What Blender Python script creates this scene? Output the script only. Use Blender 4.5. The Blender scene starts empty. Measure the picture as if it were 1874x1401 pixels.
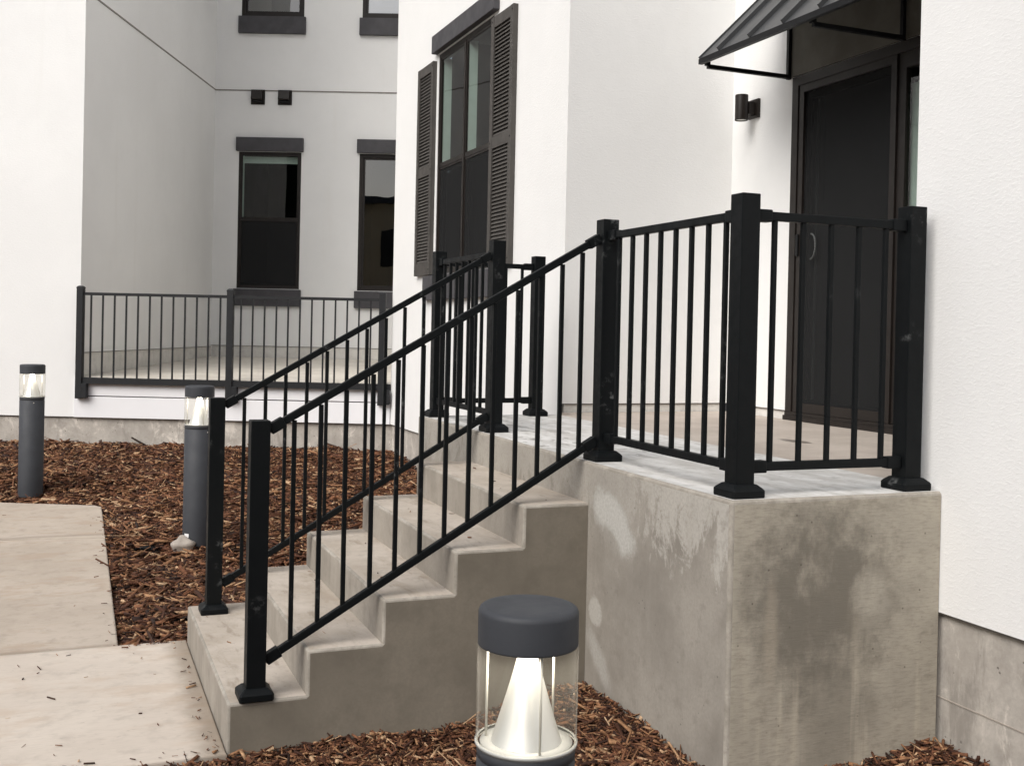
import bpy, bmesh, math, random
import numpy as np
from mathutils import Vector, Matrix

random.seed(7)
rng = np.random.default_rng(11)
C = bpy.context.scene.collection
scene = bpy.context.scene

# ------------------------------------------------------------------ camera
def set_camera():
    cd = bpy.data.cameras.new('camera')
    cd.sensor_fit = 'HORIZONTAL'
    cd.sensor_width = 36.0
    cd.lens = 1990.0 / 1874.0 * 36.0
    cd.shift_y = -80.0 / 1874.0
    cd.clip_start = 0.05
    cd.clip_end = 600.0
    co = bpy.data.objects.new('camera', cd)
    C.objects.link(co)
    yaw, pitch, roll = -0.384437, -0.008011, 0.021863
    right = Vector((math.cos(yaw), math.sin(yaw), 0))
    fwd = Vector((-math.sin(yaw), math.cos(yaw), 0))
    up = Vector((0, 0, 1))
    f2 = fwd * math.cos(pitch) + up * math.sin(pitch)
    u2 = up * math.cos(pitch) - fwd * math.sin(pitch)
    r3 = right * math.cos(roll) + u2 * math.sin(roll)
    u3 = u2 * math.cos(roll) - right * math.sin(roll)
    m = Matrix((r3, u3, -f2)).transposed().to_4x4()
    m.translation = Vector((-2.00106, -3.00886, 0.53948))
    co.matrix_world = m
    scene.camera = co
set_camera()

# ------------------------------------------------------------------ world, sun, exposure
SUN_DIR = Vector((-0.79, -0.49, 0.82)).normalized()      # towards the bright part of the overcast sky
def set_light():
    w = bpy.data.worlds.new('World')
    scene.world = w
    w.use_nodes = True
    nt = w.node_tree
    nt.nodes.clear()
    out = nt.nodes.new('ShaderNodeOutputWorld')
    bg = nt.nodes.new('ShaderNodeBackground')
    sky = nt.nodes.new('ShaderNodeTexSky')
    sky.sky_type = 'NISHITA'
    sky.sun_disc = False
    sky.sun_elevation = math.asin(SUN_DIR.z)
    sky.sun_rotation = math.atan2(SUN_DIR.x, SUN_DIR.y)
    sky.air_density = 1.0
    sky.dust_density = 4.0
    sky.ozone_density = 1.0
    hs = nt.nodes.new('ShaderNodeHueSaturation')
    hs.inputs['Saturation'].default_value = 0.62
    # soft cloud deck: the same everywhere round the sky
    tc = nt.nodes.new('ShaderNodeTexCoord')
    nz = nt.nodes.new('ShaderNodeTexNoise')
    nz.inputs['Scale'].default_value = 3.2
    nz.inputs['Detail'].default_value = 6.0
    nz.inputs['Roughness'].default_value = 0.55
    mr = nt.nodes.new('ShaderNodeMapRange')
    mr.inputs['From Min'].default_value = 0.3
    mr.inputs['From Max'].default_value = 0.7
    mr.inputs['To Min'].default_value = 0.72
    mr.inputs['To Max'].default_value = 1.25
    mx = nt.nodes.new('ShaderNodeMix')
    mx.data_type = 'RGBA'
    mx.blend_type = 'MULTIPLY'
    mx.inputs[0].default_value = 1.0
    nt.links.new(tc.outputs['Generated'], nz.inputs['Vector'])
    nt.links.new(nz.outputs['Fac'], mr.inputs['Value'])
    nt.links.new(sky.outputs['Color'], hs.inputs['Color'])
    nt.links.new(hs.outputs['Color'], mx.inputs[6])
    nt.links.new(mr.outputs['Result'], mx.inputs[7])
    nt.links.new(mx.outputs[2], bg.inputs['Color'])
    bg.inputs['Strength'].default_value = 0.068
    nt.links.new(bg.outputs['Background'], out.inputs['Surface'])
    sd = bpy.data.lights.new('sun', 'SUN')
    sd.energy = 1.5
    sd.angle = math.radians(50)
    sd.color = (1.0, 0.988, 0.962)
    so = bpy.data.objects.new('sun', sd)
    so.rotation_euler = (-SUN_DIR).to_track_quat('-Z', 'Y').to_euler()
    so.location = (-8, -6, 12)
    C.objects.link(so)
    vs = scene.view_settings
    vs.view_transform = 'Standard'
    vs.look = 'None'
    vs.exposure = 0.875
    vs.gamma = 1.0
    vs.use_curve_mapping = False
    scene.render.engine = 'CYCLES'
    scene.cycles.max_bounces = 10
    scene.cycles.diffuse_bounces = 5
    scene.cycles.glossy_bounces = 5
    scene.cycles.transparent_max_bounces = 16
    scene.cycles.use_denoising = True
    scene.cycles.sample_clamp_indirect = 6.0
    scene.cycles.caustics_reflective = False
    scene.cycles.caustics_refractive = False
set_light()

# ------------------------------------------------------------------ measures (metres)
R_, T_ = 0.170, 0.2901            # riser, tread
S0, S1 = 1.0507, 2.5323           # near and far side of the flight
YF = 3.450                        # far edge of the landing
LX, WX, DX = 0.8814, 1.0554, 2.3559   # planes of near wall, window wall, door wall
YA, YW = 3.635, 0.162
GZ = -1.02                        # walkway level at the foot of the steps
AW = math.radians(23.0)           # the far wing is turned by this angle
WE = Vector((math.cos(AW), -math.sin(AW), 0))
WN = Vector((-math.sin(AW), -math.cos(AW), 0))
C0 = Vector((1.0554, 7.85, 0))
TOPZ = 11.0
STZ = -0.452                      # lower edge of the stucco

def wing(s, d, z):                # along the wing, towards the viewer, up
    return C0 + WE * s + WN * d + Vector((0, 0, z))

# ------------------------------------------------------------------ node helpers
class NT:
    def __init__(self, name):
        self.m = bpy.data.materials.new(name)
        self.m.use_nodes = True
        self.t = self.m.node_tree
        self.t.nodes.clear()
        self.out = self.t.nodes.new('ShaderNodeOutputMaterial')
        self._pos = None
    def n(self, typ, **kw):
        nd = self.t.nodes.new(typ)
        for k, v in kw.items():
            setattr(nd, k, v)
        return nd
    def l(self, a, b):
        self.t.links.new(a, b)
    def set(self, sock, v):
        if hasattr(v, 'links') or isinstance(v, bpy.types.NodeSocket):
            self.l(v, sock)
        else:
            sock.default_value = v
    @property
    def pos(self):
        if self._pos is None:
            self._pos = self.n('ShaderNodeNewGeometry').outputs['Position']
        return self._pos
    def mapv(self, scale=(1, 1, 1), loc=(0, 0, 0), rot=(0, 0, 0), src=None):
        nd = self.n('ShaderNodeMapping')
        nd.inputs['Scale'].default_value = scale
        nd.inputs['Location'].default_value = loc
        nd.inputs['Rotation'].default_value = rot
        self.l(src or self.pos, nd.inputs['Vector'])
        return nd.outputs['Vector']
    def noise(self, scale, detail=4, rough=0.5, vec=None, dist=0.0):
        nd = self.n('ShaderNodeTexNoise')
        nd.inputs['Scale'].default_value = scale
        nd.inputs['Detail'].default_value = detail
        nd.inputs['Roughness'].default_value = rough
        nd.inputs['Distortion'].default_value = dist
        self.l(vec or self.pos, nd.inputs['Vector'])
        return nd.outputs['Fac']
    def remap(self, v, a, b, c=0.0, d=1.0, smooth=True):
        nd = self.n('ShaderNodeMapRange')
        nd.interpolation_type = 'SMOOTHSTEP' if smooth else 'LINEAR'
        self.l(v, nd.inputs['Value'])
        nd.inputs['From Min'].default_value = a
        nd.inputs['From Max'].default_value = b
        nd.inputs['To Min'].default_value = c
        nd.inputs['To Max'].default_value = d
        return nd.outputs['Result']
    def math(self, op, a, b=0.0, c=None):
        nd = self.n('ShaderNodeMath', operation=op)
        self.set(nd.inputs[0], a)
        self.set(nd.inputs[1], b)
        if c is not None:
            self.set(nd.inputs[2], c)
        return nd.outputs[0]
    def mix(self, fac, a, b, mode='MIX'):
        nd = self.n('ShaderNodeMix', data_type='RGBA', blend_type=mode)
        self.set(nd.inputs[0], fac)
        for s, v in ((nd.inputs[6], a), (nd.inputs[7], b)):
            if isinstance(v, tuple):
                s.default_value = (*v[:3], 1.0)
            else:
                self.l(v, s)
        return nd.outputs[2]
    def ramp(self, fac, stops, interp='LINEAR'):
        nd = self.n('ShaderNodeValToRGB')
        cr = nd.color_ramp
        cr.interpolation = interp
        while len(cr.elements) < len(stops):
            cr.elements.new(0.5)
        for e, (p, c) in zip(cr.elements, stops):
            e.position = p
            e.color = (*c[:3], 1.0)
        self.l(fac, nd.inputs['Fac'])
        return nd.outputs['Color']
    def bump(self, h, strength=0.3, dist=0.01, normal=None):
        nd = self.n('ShaderNodeBump')
        nd.inputs['Strength'].default_value = strength
        nd.inputs['Distance'].default_value = dist
        self.l(h, nd.inputs['Height'])
        if normal is not None:
            self.l(normal, nd.inputs['Normal'])
        return nd.outputs['Normal']
    def sep(self, src=None):
        nd = self.n('ShaderNodeSeparateXYZ')
        self.l(src or self.pos, nd.inputs[0])
        return nd.outputs
    def bsdf(self, col, rough=0.6, metal=0.0, normal=None, spec=0.5, **kw):
        b = self.n('ShaderNodeBsdfPrincipled')
        if isinstance(col, tuple):
            b.inputs['Base Color'].default_value = (*col[:3], 1)
        else:
            self.l(col, b.inputs['Base Color'])
        self.set(b.inputs['Roughness'], rough)
        b.inputs['Metallic'].default_value = metal
        b.inputs['Specular IOR Level'].default_value = spec
        if normal is not None:
            self.l(normal, b.inputs['Normal'])
        for k, v in kw.items():
            self.set(b.inputs[k], v)
        self.l(b.outputs[0], self.out.inputs['Surface'])
        return self.m

def make_stucco(name, base, rough_bump=0.5):
    k = NT(name)
    big = k.noise(0.8, 5, 0.6)
    mid = k.noise(7.0, 4, 0.6)
    col = k.mix(k.remap(big, 0.35, 0.7), tuple(c * 0.955 for c in base), base)
    col = k.mix(k.remap(mid, 0.5, 0.8, 0.0, 0.5), col, tuple(c * 0.95 for c in base))
    # faint run-down streaks
    st = k.noise(5.0, 4, 0.6, vec=k.mapv((1, 1, 0.06)))
    col = k.mix(k.remap(st, 0.58, 0.8, 0.0, 0.28), col, tuple(c * f for c, f in zip(base, (0.90, 0.885, 0.86))))
    g1 = k.noise(1.0, 4, 0.62, vec=k.mapv((42, 42, 96)), dist=0.6)
    g2 = k.noise(210.0, 2, 0.5)
    h = k.math('ADD', k.remap(g1, 0.42, 0.75), k.math('MULTIPLY', g2, 0.35))
    nb = k.bump(h, rough_bump, 0.006)
    return k.bsdf(col, 0.92, normal=nb, spec=0.2)

def make_concrete(name, light, dark, streak=0.0, fine=1.0, pits=0.0, scale=1.0, broom=None, bloom=0.0):
    k = NT(name)
    a = k.noise(2.6 * scale, 6, 0.62)
    b = k.noise(13 * scale, 5, 0.65)
    c = k.noise(90, 3, 0.6)
    col = k.mix(k.remap(a, 0.32, 0.68), dark, light)
    col = k.mix(k.remap(b, 0.42, 0.75, 0.0, 0.55), col, tuple(x * 0.78 for x in dark))
    if streak:
        s = k.noise(6.0, 5, 0.6, vec=k.mapv((1, 1, 0.10)))
        col = k.mix(k.remap(s, 0.48, 0.66, 0.0, streak), col, tuple(min(1, x * 1.22) for x in light))
        s2 = k.noise(4.0, 5, 0.6, vec=k.mapv((1, 1, 0.13), loc=(3.1, 7.7, 2.0)))
        col = k.mix(k.remap(s2, 0.52, 0.7, 0.0, streak), col, tuple(x * 0.62 for x in dark))
    col = k.mix(k.remap(c, 0.3, 0.7, 0.0, 0.35 * fine), col, tuple(x * 0.72 for x in light))
    if bloom:
        bl_ = k.noise(5.5, 7, 0.72, vec=k.mapv((1, 1, 0.6), loc=(4, 1, 8)), dist=0.6)
        col = k.mix(k.remap(bl_, 0.54, 0.66, 0.0, bloom), col, tuple(min(1, x * 1.35) for x in light))
        dk = k.noise(4.0, 7, 0.7, vec=k.mapv((1, 1, 0.35), loc=(7, 5, 2)), dist=0.5)
        col = k.mix(k.remap(dk, 0.55, 0.68, 0.0, bloom * 0.8), col, tuple(x * 0.62 for x in dark))
    h = k.math('ADD', k.math('MULTIPLY', b, 0.8), k.math('MULTIPLY', c, 0.35))
    if broom is not None:
        bl = k.noise(1.0, 2, 0.5, vec=k.mapv(broom))
        h = k.math('ADD', h, k.math('MULTIPLY', bl, 0.4))
        col = k.mix(k.remap(bl, 0.35, 0.7, 0.0, 0.28), col, tuple(x * 0.82 for x in dark))
    if pits:
        v = k.n('ShaderNodeTexVoronoi')
        v.inputs['Scale'].default_value = 24.0
        k.l(k.pos, v.inputs['Vector'])
        gate = k.remap(k.noise(3.0, 2, 0.5, vec=k.mapv(loc=(9, 2, 4))), 0.42, 0.52)
        pit = k.math('MULTIPLY', k.remap(v.outputs['Distance'], 0.06, 0.14, 1.0, 0.0), gate)
        col = k.mix(k.math('MULTIPLY', pit, pits), col, tuple(x * 0.25 for x in dark))
        h = k.math('SUBTRACT', h, k.math('MULTIPLY', pit, 2.0))
    nb = k.bump(h, 0.45, 0.004)
    return k.bsdf(col, 0.88, normal=nb, spec=0.25)

def ellipse_mask(k, axes, cen, rad, tilt=0.0, soft=0.35, wob=0.35):
    """soft patch in the (u, z) plane, its rim broken up by noise"""
    s = k.sep()
    u = k.math('SUBTRACT', s[axes], cen[0])
    z = k.math('SUBTRACT', s[2], cen[1])
    ct, sn = math.cos(tilt), math.sin(tilt)
    a = k.math('ADD', k.math('MULTIPLY', u, ct), k.math('MULTIPLY', z, sn))
    b = k.math('SUBTRACT', k.math('MULTIPLY', z, ct), k.math('MULTIPLY', u, sn))
    a = k.math('DIVIDE', a, rad[0])
    b = k.math('DIVIDE', b, rad[1])
    d = k.math('SQRT', k.math('ADD', k.math('MULTIPLY', a, a), k.math('MULTIPLY', b, b)))
    nz = k.noise(9.0, 8, 0.74)
    d = k.math('ADD', d, k.math('MULTIPLY', k.math('SUBTRACT', nz, 0.5), wob * 2))
    return k.remap(d, 1.0 - soft, 1.0 + soft * 0.4, 1.0, 0.0)

def bug_holes(k, col, dark, scale=21.0, lo=0.47, amount=0.8):
    v = k.n('ShaderNodeTexVoronoi')
    v.inputs['Scale'].default_value = scale
    k.l(k.pos, v.inputs['Vector'])
    gate = k.remap(k.noise(6.0, 3, 0.6, vec=k.mapv(loc=(3, 9, 1))), lo, lo + 0.10)
    pit = k.math('MULTIPLY', k.remap(v.outputs['Distance'], 0.05, 0.12, 1.0, 0.0), gate)
    return k.mix(k.math('MULTIPLY', pit, amount), col, dark)

def make_block_left():
    """cement face towards the steps: chalky wash at the top, trowelled patches at the seam"""
    k = NT('landing_left_cement')
    light, dark, chalk = (0.350, 0.322, 0.282), (0.235, 0.213, 0.184), (0.50, 0.475, 0.43)
    a = k.noise(3.0, 6, 0.62)
    col = k.mix(k.remap(a, 0.3, 0.7), dark, light)
    s = k.sep()
    topn = k.noise(9.0, 8, 0.74, vec=k.mapv((1, 1, 0.55)), dist=0.5)
    zone = k.remap(s[2], -0.62, 0.0, smooth=False)
    zoney = k.remap(s[1], 0.78, 0.36, 0.45, 1.0)
    wash = k.math('MULTIPLY', k.remap(k.math('ADD', topn, k.math('MULTIPLY', k.math('SUBTRACT', zone, 0.62), 0.55)), 0.50, 0.60), zoney)
    col = k.mix(k.math('MULTIPLY', wash, 0.8), col, chalk)
    mot = k.noise(15, 7, 0.75)
    col = k.mix(k.remap(mot, 0.50, 0.68, 0.0, 0.45), col, (0.20, 0.18, 0.155))
    st = k.noise(7.0, 5, 0.6, vec=k.mapv((1, 1, 0.08)))
    col = k.mix(k.remap(st, 0.5, 0.68, 0.0, 0.4), col, light)
    big = ellipse_mask(k, 1, (0.83, -0.215), (0.20, 0.105), tilt=0.44, soft=0.30, wob=0.45)
    cut = ellipse_mask(k, 1, (0.86, -0.30), (0.13, 0.06), tilt=0.44, soft=0.4, wob=0.4)
    big = k.math('MULTIPLY', big, k.math('SUBTRACT', 1.0, k.math('MULTIPLY', cut, 0.8)))
    col = k.mix(k.math('MULTIPLY', big, 0.85), col, (0.52, 0.51, 0.475))
    p2 = ellipse_mask(k, 1, (0.965, -0.60), (0.065, 0.06), tilt=0.6, soft=0.25, wob=0.45)
    col = k.mix(k.math('MULTIPLY', p2, 0.7), col, (0.50, 0.48, 0.44))
    p3 = ellipse_mask(k, 1, (0.93, -0.78), (0.17, 0.055), tilt=0.75, soft=0.6, wob=0.5)
    col = k.mix(k.math('MULTIPLY', p3, 0.6), col, (0.48, 0.465, 0.43))
    col = bug_holes(k, col, (0.09, 0.08, 0.068), 26.0, 0.50, 0.7)
    fine = k.noise(80, 3, 0.6)
    col = k.mix(k.remap(fine, 0.35, 0.7, 0.0, 0.3), col, dark)
    nb = k.bump(k.math('ADD', k.math('MULTIPLY', a, 0.6), k.math('MULTIPLY', fine, 0.4)), 0.4, 0.004)
    return k.bsdf(col, 0.9, normal=nb, spec=0.25)

def make_block_front():
    """cement face towards the viewer: broad damp-looking stain and pale runs"""
    k = NT('landing_front_cement')
    light, mid, dark = (0.435, 0.395, 0.325), (0.345, 0.314, 0.260), (0.165, 0.149, 0.123)
    a = k.noise(3.4, 6, 0.6)
    col = k.mix(k.remap(a, 0.3, 0.7), mid, light)
    stain = ellipse_mask(k, 0, (0.36, -0.34), (0.33, 0.36), soft=0.6, wob=0.9)
    brk = k.remap(k.noise(5.0, 6, 0.65, vec=k.mapv((1, 1, 0.5), loc=(1.3, 0, 4.2))), 0.30, 0.50)
    col = k.mix(k.math('MULTIPLY', k.math('MULTIPLY', stain, brk), 0.92), col, dark)
    foot = ellipse_mask(k, 0, (0.42, -0.74), (0.20, 0.34), soft=0.7, wob=0.6)
    col = k.mix(k.math('MULTIPLY', foot, 0.55), col, dark)
    run = k.noise(9.0, 4, 0.55, vec=k.mapv((1, 1, 0.07), loc=(2.2, 0, 0.7)))
    low = k.remap(k.sep()[2], -0.25, -0.75)
    col = k.mix(k.math('MULTIPLY', k.remap(run, 0.52, 0.64, 0.0, 0.75), low), col, (0.47, 0.42, 0.34))
    r1 = ellipse_mask(k, 0, (0.165, -0.46), (0.03, 0.20), soft=0.7, wob=0.5)
    col = k.mix(k.math('MULTIPLY', r1, 0.5), col, (0.42, 0.365, 0.29))
    r2 = ellipse_mask(k, 0, (0.58, -0.36), (0.08, 0.10), soft=0.5, wob=1.1)
    col = k.mix(k.math('MULTIPLY', r2, 0.5), col, (0.44, 0.405, 0.34))
    e1 = ellipse_mask(k, 0, (0.0, -0.55), (0.045, 0.6), soft=0.6, wob=0.6)
    col = k.mix(k.math('MULTIPLY', e1, 0.4), col, (0.42, 0.39, 0.32))
    mot = k.noise(12, 7, 0.72, vec=k.mapv((0.8, 1, 1.1)))
    col = k.mix(k.remap(mot, 0.5, 0.7, 0.0, 0.5), col, (0.21, 0.187, 0.15))
    col = bug_holes(k, col, (0.085, 0.073, 0.055), 24.0, 0.49, 0.75)
    fine = k.noise(1.0, 4, 0.65, vec=k.mapv((22, 22, 130)))
    col = k.mix(k.remap(fine, 0.45, 0.7, 0.0, 0.35), col, dark)
    nb = k.bump(k.math('ADD', k.math('MULTIPLY', a, 0.6), k.math('MULTIPLY', fine, 0.5)), 0.45, 0.004)
    return k.bsdf(col, 0.9, normal=nb, spec=0.25)

def make_landing_top():
    k = NT('landing_top_cement')
    s = k.noise(3.0, 5, 0.6, vec=k.mapv((3.0, 1.0, 1.0), rot=(0, 0, 0.3)))
    b = k.noise(16, 5, 0.65)
    col = k.mix(k.remap(s, 0.35, 0.65), (0.50, 0.487, 0.465), (0.68, 0.675, 0.66))
    col = k.mix(k.remap(b, 0.5, 0.72, 0.0, 0.6), col, (0.30, 0.285, 0.265))
    # damp marks by the head of the flight
    x = k.sep()
    wet = k.noise(6.0, 4, 0.6, vec=k.mapv((1.6, 0.8, 1), loc=(0.4, 0.2, 0)))
    zone = k.math('MULTIPLY', k.remap(x[1], 1.0, 1.3), k.remap(x[0], 0.75, 0.2))
    col = k.mix(k.math('MULTIPLY', k.remap(wet, 0.55, 0.6, 0.0, 0.75), zone), col, (0.17, 0.155, 0.14))
    fine = k.noise(90, 3, 0.6)
    nb = k.bump(k.math('ADD', k.math('MULTIPLY', b, 0.5), k.math('MULTIPLY', fine, 0.4)), 0.35, 0.003)
    return k.bsdf(col, k.remap(wet, 0.55, 0.62, 0.85, 0.55), normal=nb, spec=0.3)

def make_porch_slab():
    k = NT('porch_slab_concrete')
    a = k.noise(2.4, 5, 0.6)
    b = k.noise(18, 5, 0.65)
    col = k.mix(k.remap(a, 0.35, 0.65), (0.40, 0.345, 0.30), (0.47, 0.415, 0.365))
    col = k.mix(k.remap(b, 0.5, 0.75, 0.0, 0.45), col, (0.33, 0.285, 0.25))
    s = k.sep()
    # the small puddle mark in front of the door
    u = k.math('DIVIDE', k.math('SUBTRACT', s[0], 1.50), 0.055)
    v = k.math('DIVIDE', k.math('SUBTRACT', s[1], 1.68), 0.13)
    d = k.math('SQRT', k.math('ADD', k.math('MULTIPLY', u, u), k.math('MULTIPLY', v, v)))
    d = k.math('ADD', d, k.math('MULTIPLY', k.math('SUBTRACT', k.noise(12, 4, 0.6), 0.5), 0.9))
    pud = k.remap(d, 0.85, 1.05, 1.0, 0.0)
    col = k.mix(k.math('MULTIPLY', pud, 0.8), col, (0.13, 0.105, 0.085))
    nb = k.bump(b, 0.3, 0.003)
    return k.bsdf(col, k.remap(pud, 0.0, 1.0, 0.85, 0.4), normal=nb, spec=0.3)

def make_walk(name, light, dark):
    k = NT(name)
    a = k.noise(1.5, 5, 0.6)
    b = k.noise(9, 5, 0.66)
    c = k.noise(120, 3, 0.6)
    br = k.noise(1.0, 3, 0.55, vec=k.mapv((14, 150, 1)))
    col = k.mix(k.remap(a, 0.3, 0.7), dark, light)
    col = k.mix(k.remap(b, 0.48, 0.75, 0.0, 0.7), col, tuple(x * 0.80 for x in dark))
    pk = k.noise(3.2, 5, 0.65, vec=k.mapv((0.8, 1.6, 1), loc=(6, 2, 0)))
    col = k.mix(k.remap(pk, 0.50, 0.66, 0.0, 0.55), col, tuple(x * f for x, f in zip(dark, (0.93, 0.84, 0.76))))
    sp = k.noise(30, 4, 0.7, vec=k.mapv((0.7, 1.3, 1)))
    col = k.mix(k.remap(sp, 0.62, 0.72, 0.0, 0.45), col, tuple(x * 0.55 for x in dark))
    for jy in (2.560, 5.21):
        jj = k.math('ABSOLUTE', k.math('SUBTRACT', k.sep()[1], jy))
        jj = k.math('ADD', jj, k.math('MULTIPLY', k.math('SUBTRACT', k.noise(7, 4, 0.6), 0.5), 0.05))
        col = k.mix(k.remap(jj, 0.012, 0.045, 0.40, 0.0), col, tuple(x * 0.45 for x in dark))
    col = k.mix(k.remap(br, 0.45, 0.75, 0.0, 0.35), col, tuple(x * 0.78 for x in dark))
    s = k.sep()
    # muddy band where the slab meets the lowest riser
    nd = k.math('MULTIPLY', k.math('SUBTRACT', k.noise(10, 4, 0.6), 0.5), 0.11)
    band = k.remap(k.math('ADD', s[0], nd), -1.60, -1.47)
    col = k.mix(k.math('MULTIPLY', band, 0.65), col, (0.20, 0.155, 0.11))
    h = k.math('ADD', k.math('MULTIPLY', br, 0.7), k.math('MULTIPLY', c, 0.4))
    nb = k.bump(h, 0.35, 0.003)
    return k.bsdf(col, 0.9, normal=nb, spec=0.25)

def make_tread():
    k = NT('tread_concrete')
    a = k.noise(4, 5, 0.6)
    b = k.noise(15, 5, 0.7)
    v = k.noise(55, 3, 0.6)
    col = k.mix(k.remap(a, 0.3, 0.7), (0.41, 0.355, 0.295), (0.52, 0.465, 0.405))
    col = k.mix(k.remap(b, 0.5, 0.75, 0.0, 0.6), col, (0.33, 0.29, 0.25))
    col = k.mix(k.remap(v, 0.62, 0.74, 0.0, 0.5), col, (0.24, 0.205, 0.17))
    sm = k.noise(7.0, 4, 0.6, vec=k.mapv((2.2, 0.6, 1), loc=(5, 3, 1)))
    col = k.mix(k.remap(sm, 0.57, 0.70, 0.0, 0.55), col, (0.24, 0.195, 0.15))
    dr = k.noise(2.6, 6, 0.7, vec=k.mapv((3.0, 0.9, 1), loc=(1, 8, 1)), dist=0.4)
    col = k.mix(k.remap(dr, 0.50, 0.66, 0.0, 0.5), col, (0.33, 0.275, 0.215))
    nb = k.bump(k.math('ADD', k.math('MULTIPLY', b, 0.6), k.math('MULTIPLY', v, 0.4)), 0.4, 0.004)
    return k.bsdf(col, 0.88, normal=nb, spec=0.25)

def make_black_paint(name, base, scuff=0.5):
    k = NT(name)
    a = k.noise(22, 5, 0.7)
    gate = k.remap(k.noise(4.0, 3, 0.55, vec=k.mapv((1, 1, 0.7), loc=(1.7, 4.4, 0.2))), 0.56, 0.72)
    sm = k.math('MULTIPLY', k.remap(a, 0.52, 0.70), gate)
    fine = k.noise(160, 2, 0.5)
    col = k.mix(k.math('MULTIPLY', sm, scuff), base, (0.16, 0.165, 0.165))
    nb = k.bump(fine, 0.12, 0.0015)
    return k.bsdf(col, k.remap(a, 0.3, 0.7, 0.45, 0.6), normal=nb, spec=0.15)

def make_plain(name, base, rough=0.5, var=0.12, scale=12.0, bump=0.1, metal=0.0, spec=0.5):
    k = NT(name)
    a = k.noise(scale, 4, 0.6)
    f = k.noise(scale * 14, 2, 0.5)
    col = k.mix(k.remap(a, 0.3, 0.75), base, tuple(x * (1 - var * 2) for x in base))
    nb = k.bump(f, bump, 0.0015)
    return k.bsdf(col, k.remap(a, 0.3, 0.7, rough * 0.92, min(1, rough * 1.1)), metal=metal, normal=nb, spec=spec)

def make_glass(name, f0=0.05, tint=(1, 1, 1), rough=0.0, wave=0.0, milk=0.0):
    k = NT(name)
    # thin sheet: Schlick reflectance, the same from both sides
    g = k.n('ShaderNodeNewGeometry')
    dp = k.n('ShaderNodeVectorMath', operation='DOT_PRODUCT')
    k.l(g.outputs['Incoming'], dp.inputs[0])
    k.l(g.outputs['Normal'], dp.inputs[1])
    ca = k.math('ABSOLUTE', dp.outputs['Value'])
    sch = k.math('POWER', k.math('SUBTRACT', 1.0, ca), 5.0)
    refl = k.math('ADD', f0, k.math('MULTIPLY', sch, 1.0 - f0))
    tr = k.n('ShaderNodeBsdfTransparent')
    tr.inputs['Color'].default_value = (*tint, 1)
    gl = k.n('ShaderNodeBsdfGlossy')
    gl.inputs['Roughness'].default_value = rough
    if wave:
        nb = k.bump(k.noise(1.6, 2, 0.5), wave, 0.02)
        k.l(nb, gl.inputs['Normal'])
    mx = k.n('ShaderNodeMixShader')
    k.l(refl, mx.inputs[0])
    k.l(tr.outputs[0], mx.inputs[1])
    k.l(gl.outputs[0], mx.inputs[2])
    if milk:
        df = k.n('ShaderNodeBsdfTranslucent')
        df.inputs['Color'].default_value = (0.9, 0.88, 0.82, 1)
        m2 = k.n('ShaderNodeMixShader')
        m2.inputs[0].default_value = milk
        k.l(mx.outputs[0], m2.inputs[1])
        k.l(df.outputs[0], m2.inputs[2])
        mx = m2
    k.l(mx.outputs[0], k.out.inputs['Surface'])
    return k.m

def make_screen(name, col=(0.018, 0.018, 0.018), op=0.82):
    """insect screen: a fine woven mesh, too small to pick apart, that lets some of the room through"""
    k = NT(name)
    b = k.n('ShaderNodeBsdfDiffuse')
    b.inputs['Color'].default_value = (*col, 1)
    tr = k.n('ShaderNodeBsdfTransparent')
    mx = k.n('ShaderNodeMixShader')
    w = k.noise(3.0, 3, 0.5)
    k.l(k.remap(w, 0.3, 0.7, op - 0.04, op + 0.04), mx.inputs[0])
    k.l(tr.outputs[0], mx.inputs[1])
    k.l(b.outputs[0], mx.inputs[2])
    k.l(mx.outputs[0], k.out.inputs['Surface'])
    return k.m

def make_emit(name, col, strength):
    k = NT(name)
    e = k.n('ShaderNodeEmission')
    e.inputs['Color'].default_value = (*col, 1)
    e.inputs['Strength'].default_value = strength
    k.l(e.outputs[0], k.out.inputs['Surface'])
    return k.m

def make_chip(name):
    k = NT(name)
    g = k.n('ShaderNodeNewGeometry')
    r = g.outputs['Random Per Island']
    col = k.ramp(r, [(0.0, (0.018, 0.008, 0.005)), (0.20, (0.055, 0.021, 0.011)), (0.48, (0.130, 0.051, 0.025)),
                     (0.72, (0.225, 0.098, 0.047)), (0.89, (0.37, 0.20, 0.10)), (1.0, (0.60, 0.41, 0.25))])
    gr = k.noise(60, 3, 0.6)
    col = k.mix(k.remap(gr, 0.35, 0.7, 0.0, 0.5), col, (0.02, 0.009, 0.006))
    nb = k.bump(k.noise(140, 2, 0.6), 0.4, 0.002)
    return k.bsdf(col, 0.8, normal=nb, spec=0.3)

M = {}
M['stucco'] = make_stucco('white_stucco', (0.820, 0.820, 0.812), 0.17)
M['base_strip'] = make_concrete('pale_base_strip', (0.76, 0.74, 0.70), (0.66, 0.64, 0.60), fine=0.4)
M['foundation'] = make_concrete('foundation_concrete', (0.50, 0.465, 0.42), (0.36, 0.33, 0.295), streak=0.22, pits=0.95, scale=2.4, bloom=0.8)
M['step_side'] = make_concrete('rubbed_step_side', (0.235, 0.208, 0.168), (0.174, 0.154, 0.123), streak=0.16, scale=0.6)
M['riser'] = make_concrete('riser_concrete', (0.375, 0.340, 0.295), (0.275, 0.248, 0.212), streak=0.35)
M['tread'] = make_tread()
M['edge'] = make_concrete('worn_concrete_edge', (0.43, 0.395, 0.345), (0.26, 0.236, 0.20), fine=1.0, scale=2.6)
M['block_left'] = make_block_left()
M['block_front'] = make_block_front()
M['landing_top'] = make_landing_top()
M['porch_slab'] = make_porch_slab()
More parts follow.
